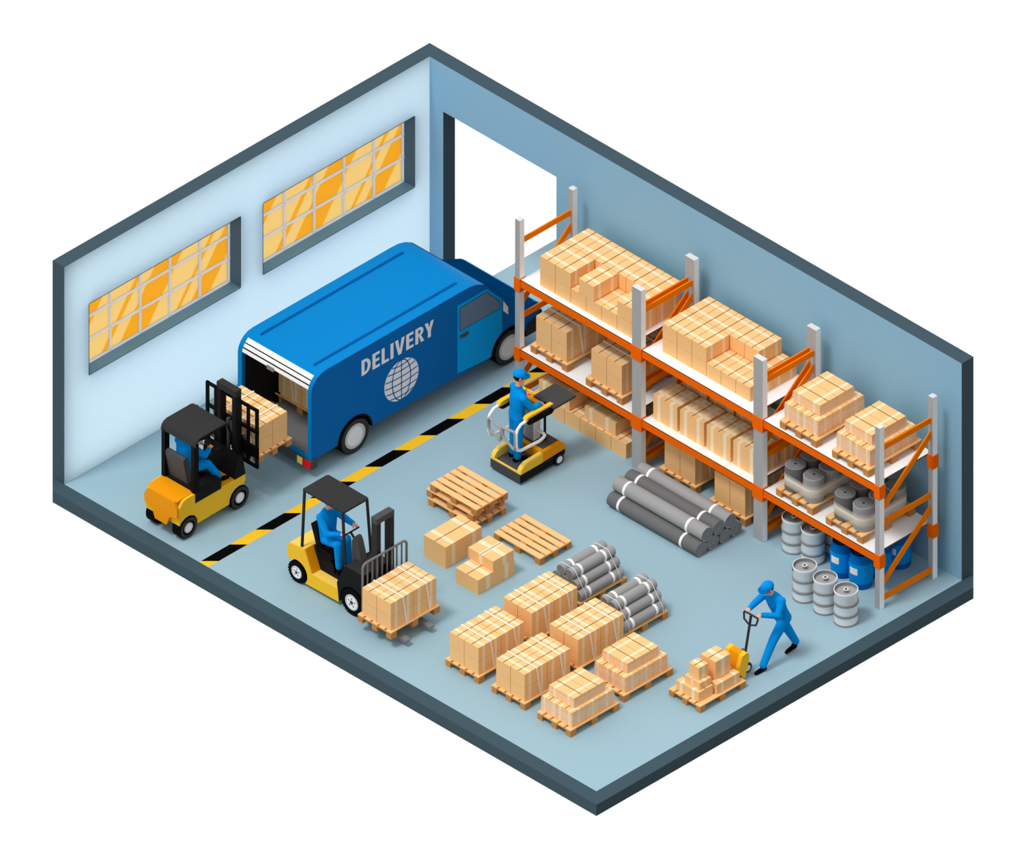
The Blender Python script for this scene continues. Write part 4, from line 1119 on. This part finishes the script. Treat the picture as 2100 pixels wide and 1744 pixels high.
    # hair on the back and sides, eyes, mouth
    hm = MB(); hm.ell(hc+hu*1.3-hf*1.5, (hr*8.25*sc, hf*8.9*sc, hu*8.6*sc), 24, 16)
    part(hm, 'hair', M_hair, root)
    e = MB()
    for s_ in (-1, 1): e.ell(hc+hr*s_*3.1*sc+hf*8.35*sc+hu*.9, (hr*1.3, hf*.9, hu*.8), 12, 8)
    part(e, 'eyes', M_hair, root)
    part(MB().ell(hc+hf*8.0*sc-hu*6.0, (hr*2.4, hf*.9, hu*.55), 14, 8), 'mouth', M_lips, root)
    if cap:
        cm = MB(); seg, rg = 32, 10; base = 0
        top = hc+hu*3.4
        for i in range(rg+1):
            p = PI/2*i/rg
            for k in range(seg):
                t = 2*PI*k/seg; cm.v.append(tuple(top+(hr*math.cos(t)*9.2+hf*math.sin(t)*10.6-hf*.6)*math.cos(p)*sc+hu*math.sin(p)*9.0*sc))
        for i in range(rg):
            for k in range(seg): l = (k+1) % seg; cm.f.append([i*seg+k, i*seg+l, (i+1)*seg+l, (i+1)*seg+k]); cm.m.append(0)
        cm.f.append(list(range(seg))[::-1]); cm.m.append(0)
        cp = part(cm, 'cap', M_cover, root, 'blue cap')
        # curved brim with thickness
        b = MB(); n = 14
        for i in range(n+1):
            t = math.radians(18+144*i/n); c_, s_ = math.cos(t), math.sin(t)
            for rr, dz in ((1.0, 0), (1.0, -.9), (1.52, -2.2-1.2*abs(c_)), (1.52, -1.5-1.2*abs(c_))):
                ext = rr if rr == 1 else 1+.52*(s_**1.1 if s_ > 0 else 0)
                b.v.append(tuple(top-hf*.6*sc+(hr*c_*9.2*ext+hf*s_*10.6*ext)*sc+hu*(dz+.6)))
        for i in range(n):
            for a_, b_ in ((0, 1), (1, 2), (2, 3), (3, 0)):
                b.f.append([i*4+a_, i*4+b_, i*4+4+b_, i*4+4+a_]); b.m.append(0)
        b.f.append([0, 1, 2, 3]); b.m.append(0); b.f.append([n*4+3, n*4+2, n*4+1, n*4]); b.m.append(0)
        part(b, 'cap_brim', M_coverd, cp)
    return root

# the worker standing on the order picker (faces the tray)
person('person in a blue cap and coveralls standing on the order picker', dict(
    hipL=(495, -293, 108), hipR=(510, -299, 108), knL=(494, -294, 66), knR=(510, -300, 64), anL=(495, -297, 31), anR=(511, -303, 31),
    footL=(495, -299, 23), footR=(511, -305, 23), toeL=(.2, 1, 0), toeR=(.35, 1, 0),
    shL=(486, -287, 157), shR=(522, -300, 156), elL=(478, -276, 134), elR=(531, -289, 133), wrL=(487, -261.5, 130.5), wrR=(532, -270.5, 134),
    head=(505, -291, 187)), (.32, .95, 0), (.62, .78, -.12), (.05, .1, 1),
    hands={'L': ((.55, .8, -.25), (0, 0, -1), (1, -.5, 0), 14), 'R': ((.05, .9, -.35), (0, 0, -1), (-1, 0, 0), 38)})

# the worker pushing the pallet truck (faces the load, bent forward)
person('person in a blue cap striding forward and pushing the pallet truck', dict(
    hipL=(1209, -366, 82), hipR=(1194, -368, 82), knL=(1208, -394, 49), knR=(1203, -352, 44), anL=(1210, -420, 11.5), anR=(1204, -337, 16),
    footL=(1210, -420, 0), footR=(1204, -342, 3.5), toeL=(0, -1, 0), toeR=(0, -1, -.12),
    shL=(1213, -380, 126), shR=(1179, -384, 127), elL=(1219, -394, 104), elR=(1172, -404, 110), wrL=(1202.5, -416.5, 108.5), wrR=(1176, -418.5, 109.5),
    head=(1195, -395, 149)), (0, -.97, -.2), (-.12, -.96, -.2), (0, -.2, .98),
    hands={'L': ((-.25, -.9, -.1), (0, .2, -1), (-1, 0, 0), 62), 'R': ((.1, -.95, -.1), (0, .2, -1), (1, 0, 0), 62)})

# driver of the foreground forklift (faces +x)
person('person in blue coveralls driving the foreground forklift, hands on the wheel', dict(
    hipL=(516, -749, 97), hipR=(516, -765, 97), knL=(551, -747, 104), knR=(552, -769, 104), anL=(556, -748, 62), anR=(556, -770, 62),
    footL=(558, -748, 43), footR=(558, -770, 43), toeL=(1, 0, 0), toeR=(1, 0, 0),
    shL=(515, -741, 146), shR=(515, -774, 146), elL=(541, -736, 133), elR=(536, -779, 122), wrL=(562, -742, 138), wrR=(556, -768, 126),
    head=(522, -757, 171)), (1, 0, -.1), (1, -.05, -.25), (.12, 0, 1), cap=False,
    hands={'L': ((.85, -.15, .1), (.3, 0, -1), (-.1, -1, .3), 50), 'R': ((.85, .25, .1), (.3, 0, -1), (-.1, 1, .3), 50)})

# driver of the forklift at the van (faces +y, seen from behind)
person('person in blue coveralls driving the forklift at the van, seen from behind', dict(
    hipL=(199, -786, 100), hipR=(215, -786, 100), knL=(198, -754, 106), knR=(232, -758, 104), anL=(202, -738, 76), anR=(240, -741, 76),
    footL=(202, -738, 64), footR=(241, -740, 64), toeL=(0, 1, 0), toeR=(.25, 1, 0),
    shL=(190, -784, 148), shR=(224, -784, 148), elL=(188, -768, 130), elR=(233, -766, 126), wrL=(203, -754, 130), wrR=(230, -752.5, 131),
    head=(207, -778, 173)), (0, 1, -.1), (0, 1, -.2), (0, .08, 1), cap=False,
    hands={'L': ((.15, .85, .2), (0, .3, -1), (1, 0, .3), 50), 'R': ((-.2, .85, .35), (-.3, .3, -1), (-1, 0, .3), 50)})

# ================================================================== LIGHT: one wide sky, brighter overhead and behind the two walls
wd = bpy.data.worlds.new('sky'); bpy.context.scene.world = wd; wd.use_nodes = True
nt = wd.node_tree; bg = nt.nodes['Background']
tc = nt.nodes.new('ShaderNodeTexCoord'); sp = nt.nodes.new('ShaderNodeSeparateXYZ'); nt.links.new(tc.outputs['Generated'], sp.inputs[0])
def mth(op, a, b=None, c=None):
    n = nt.nodes.new('ShaderNodeMath'); n.operation = op
    for i, v in enumerate((a, b, c)):
        if v is None: continue
        if isinstance(v, (int, float)): n.inputs[i].default_value = v
        else: nt.links.new(v, n.inputs[i])
    return n.outputs[0]
A, BXm, BYm, BZm = SKY
s = mth('MULTIPLY_ADD', sp.outputs['X'], BXm, A)
s = mth('MULTIPLY_ADD', sp.outputs['Y'], BYm, s)
s = mth('MULTIPLY_ADD', sp.outputs['Z'], BZm, s)
s = mth('MAXIMUM', s, .12)
below = mth('LESS_THAN', sp.outputs['Z'], 0.0)
mx = nt.nodes.new('ShaderNodeMix'); mx.data_type = 'FLOAT'
nt.links.new(below, mx.inputs['Factor']); nt.links.new(s, mx.inputs['A']); 
# white lower world, shaped to light the left wall and dim the open sides
q = mth('MULTIPLY_ADD', sp.outputs['Y'], .5, mth('MULTIPLY', sp.outputs['X'], -1.0))
mr = nt.nodes.new('ShaderNodeMapRange'); nt.links.new(q, mr.inputs['Value'])
for k_, v_ in (('From Min', -.3), ('From Max', .35), ('To Min', .22), ('To Max', 1.4)): mr.inputs[k_].default_value = v_
nt.links.new(mr.outputs[0], mx.inputs['B'])
nt.links.new(mx.outputs['Result'], bg.inputs['Strength']); bg.inputs['Color'].default_value = (1, 1, 1, 1)
if SUN[0] > 0:
    ld = bpy.data.lights.new('sun', 'SUN'); ld.energy = SUN[0]; ld.angle = math.radians(SUN[4])
    lo_ = bpy.data.objects.new('sun', ld); C.objects.link(lo_)
    lo_.rotation_euler = Vector((-SUN[1], -SUN[2], -SUN[3])).to_track_quat('-Z', 'Y').to_euler()
    lo_.location = (0, 0, 12)

# ================================================================== CAMERA
cam = bpy.data.cameras.new('camera'); cam.type = 'ORTHO'; cam.ortho_scale = 2100*math.sqrt(2/3)*K
co = bpy.data.objects.new('camera', cam); C.objects.link(co)
cx, cy = F(1050, 872)
dv = Vector((1, -1, 1)).normalized()
co.location = Vector((cx*K, cy*K, 0))+dv*40
co.rotation_euler = (math.atan(math.sqrt(2)), 0, PI/4)
cam.clip_start = .1; cam.clip_end = 120
sc = bpy.context.scene; sc.camera = co
sc.view_settings.view_transform = 'Standard'; sc.view_settings.look = 'None'; sc.view_settings.gamma = 1; sc.view_settings.exposure = EXPO
sc.view_settings.use_curve_mapping = False
sc.cycles.use_denoising = True
sc.cycles.max_bounces = 10; sc.cycles.diffuse_bounces = 5; sc.cycles.transmission_bounces = 8; sc.cycles.transparent_max_bounces = 12
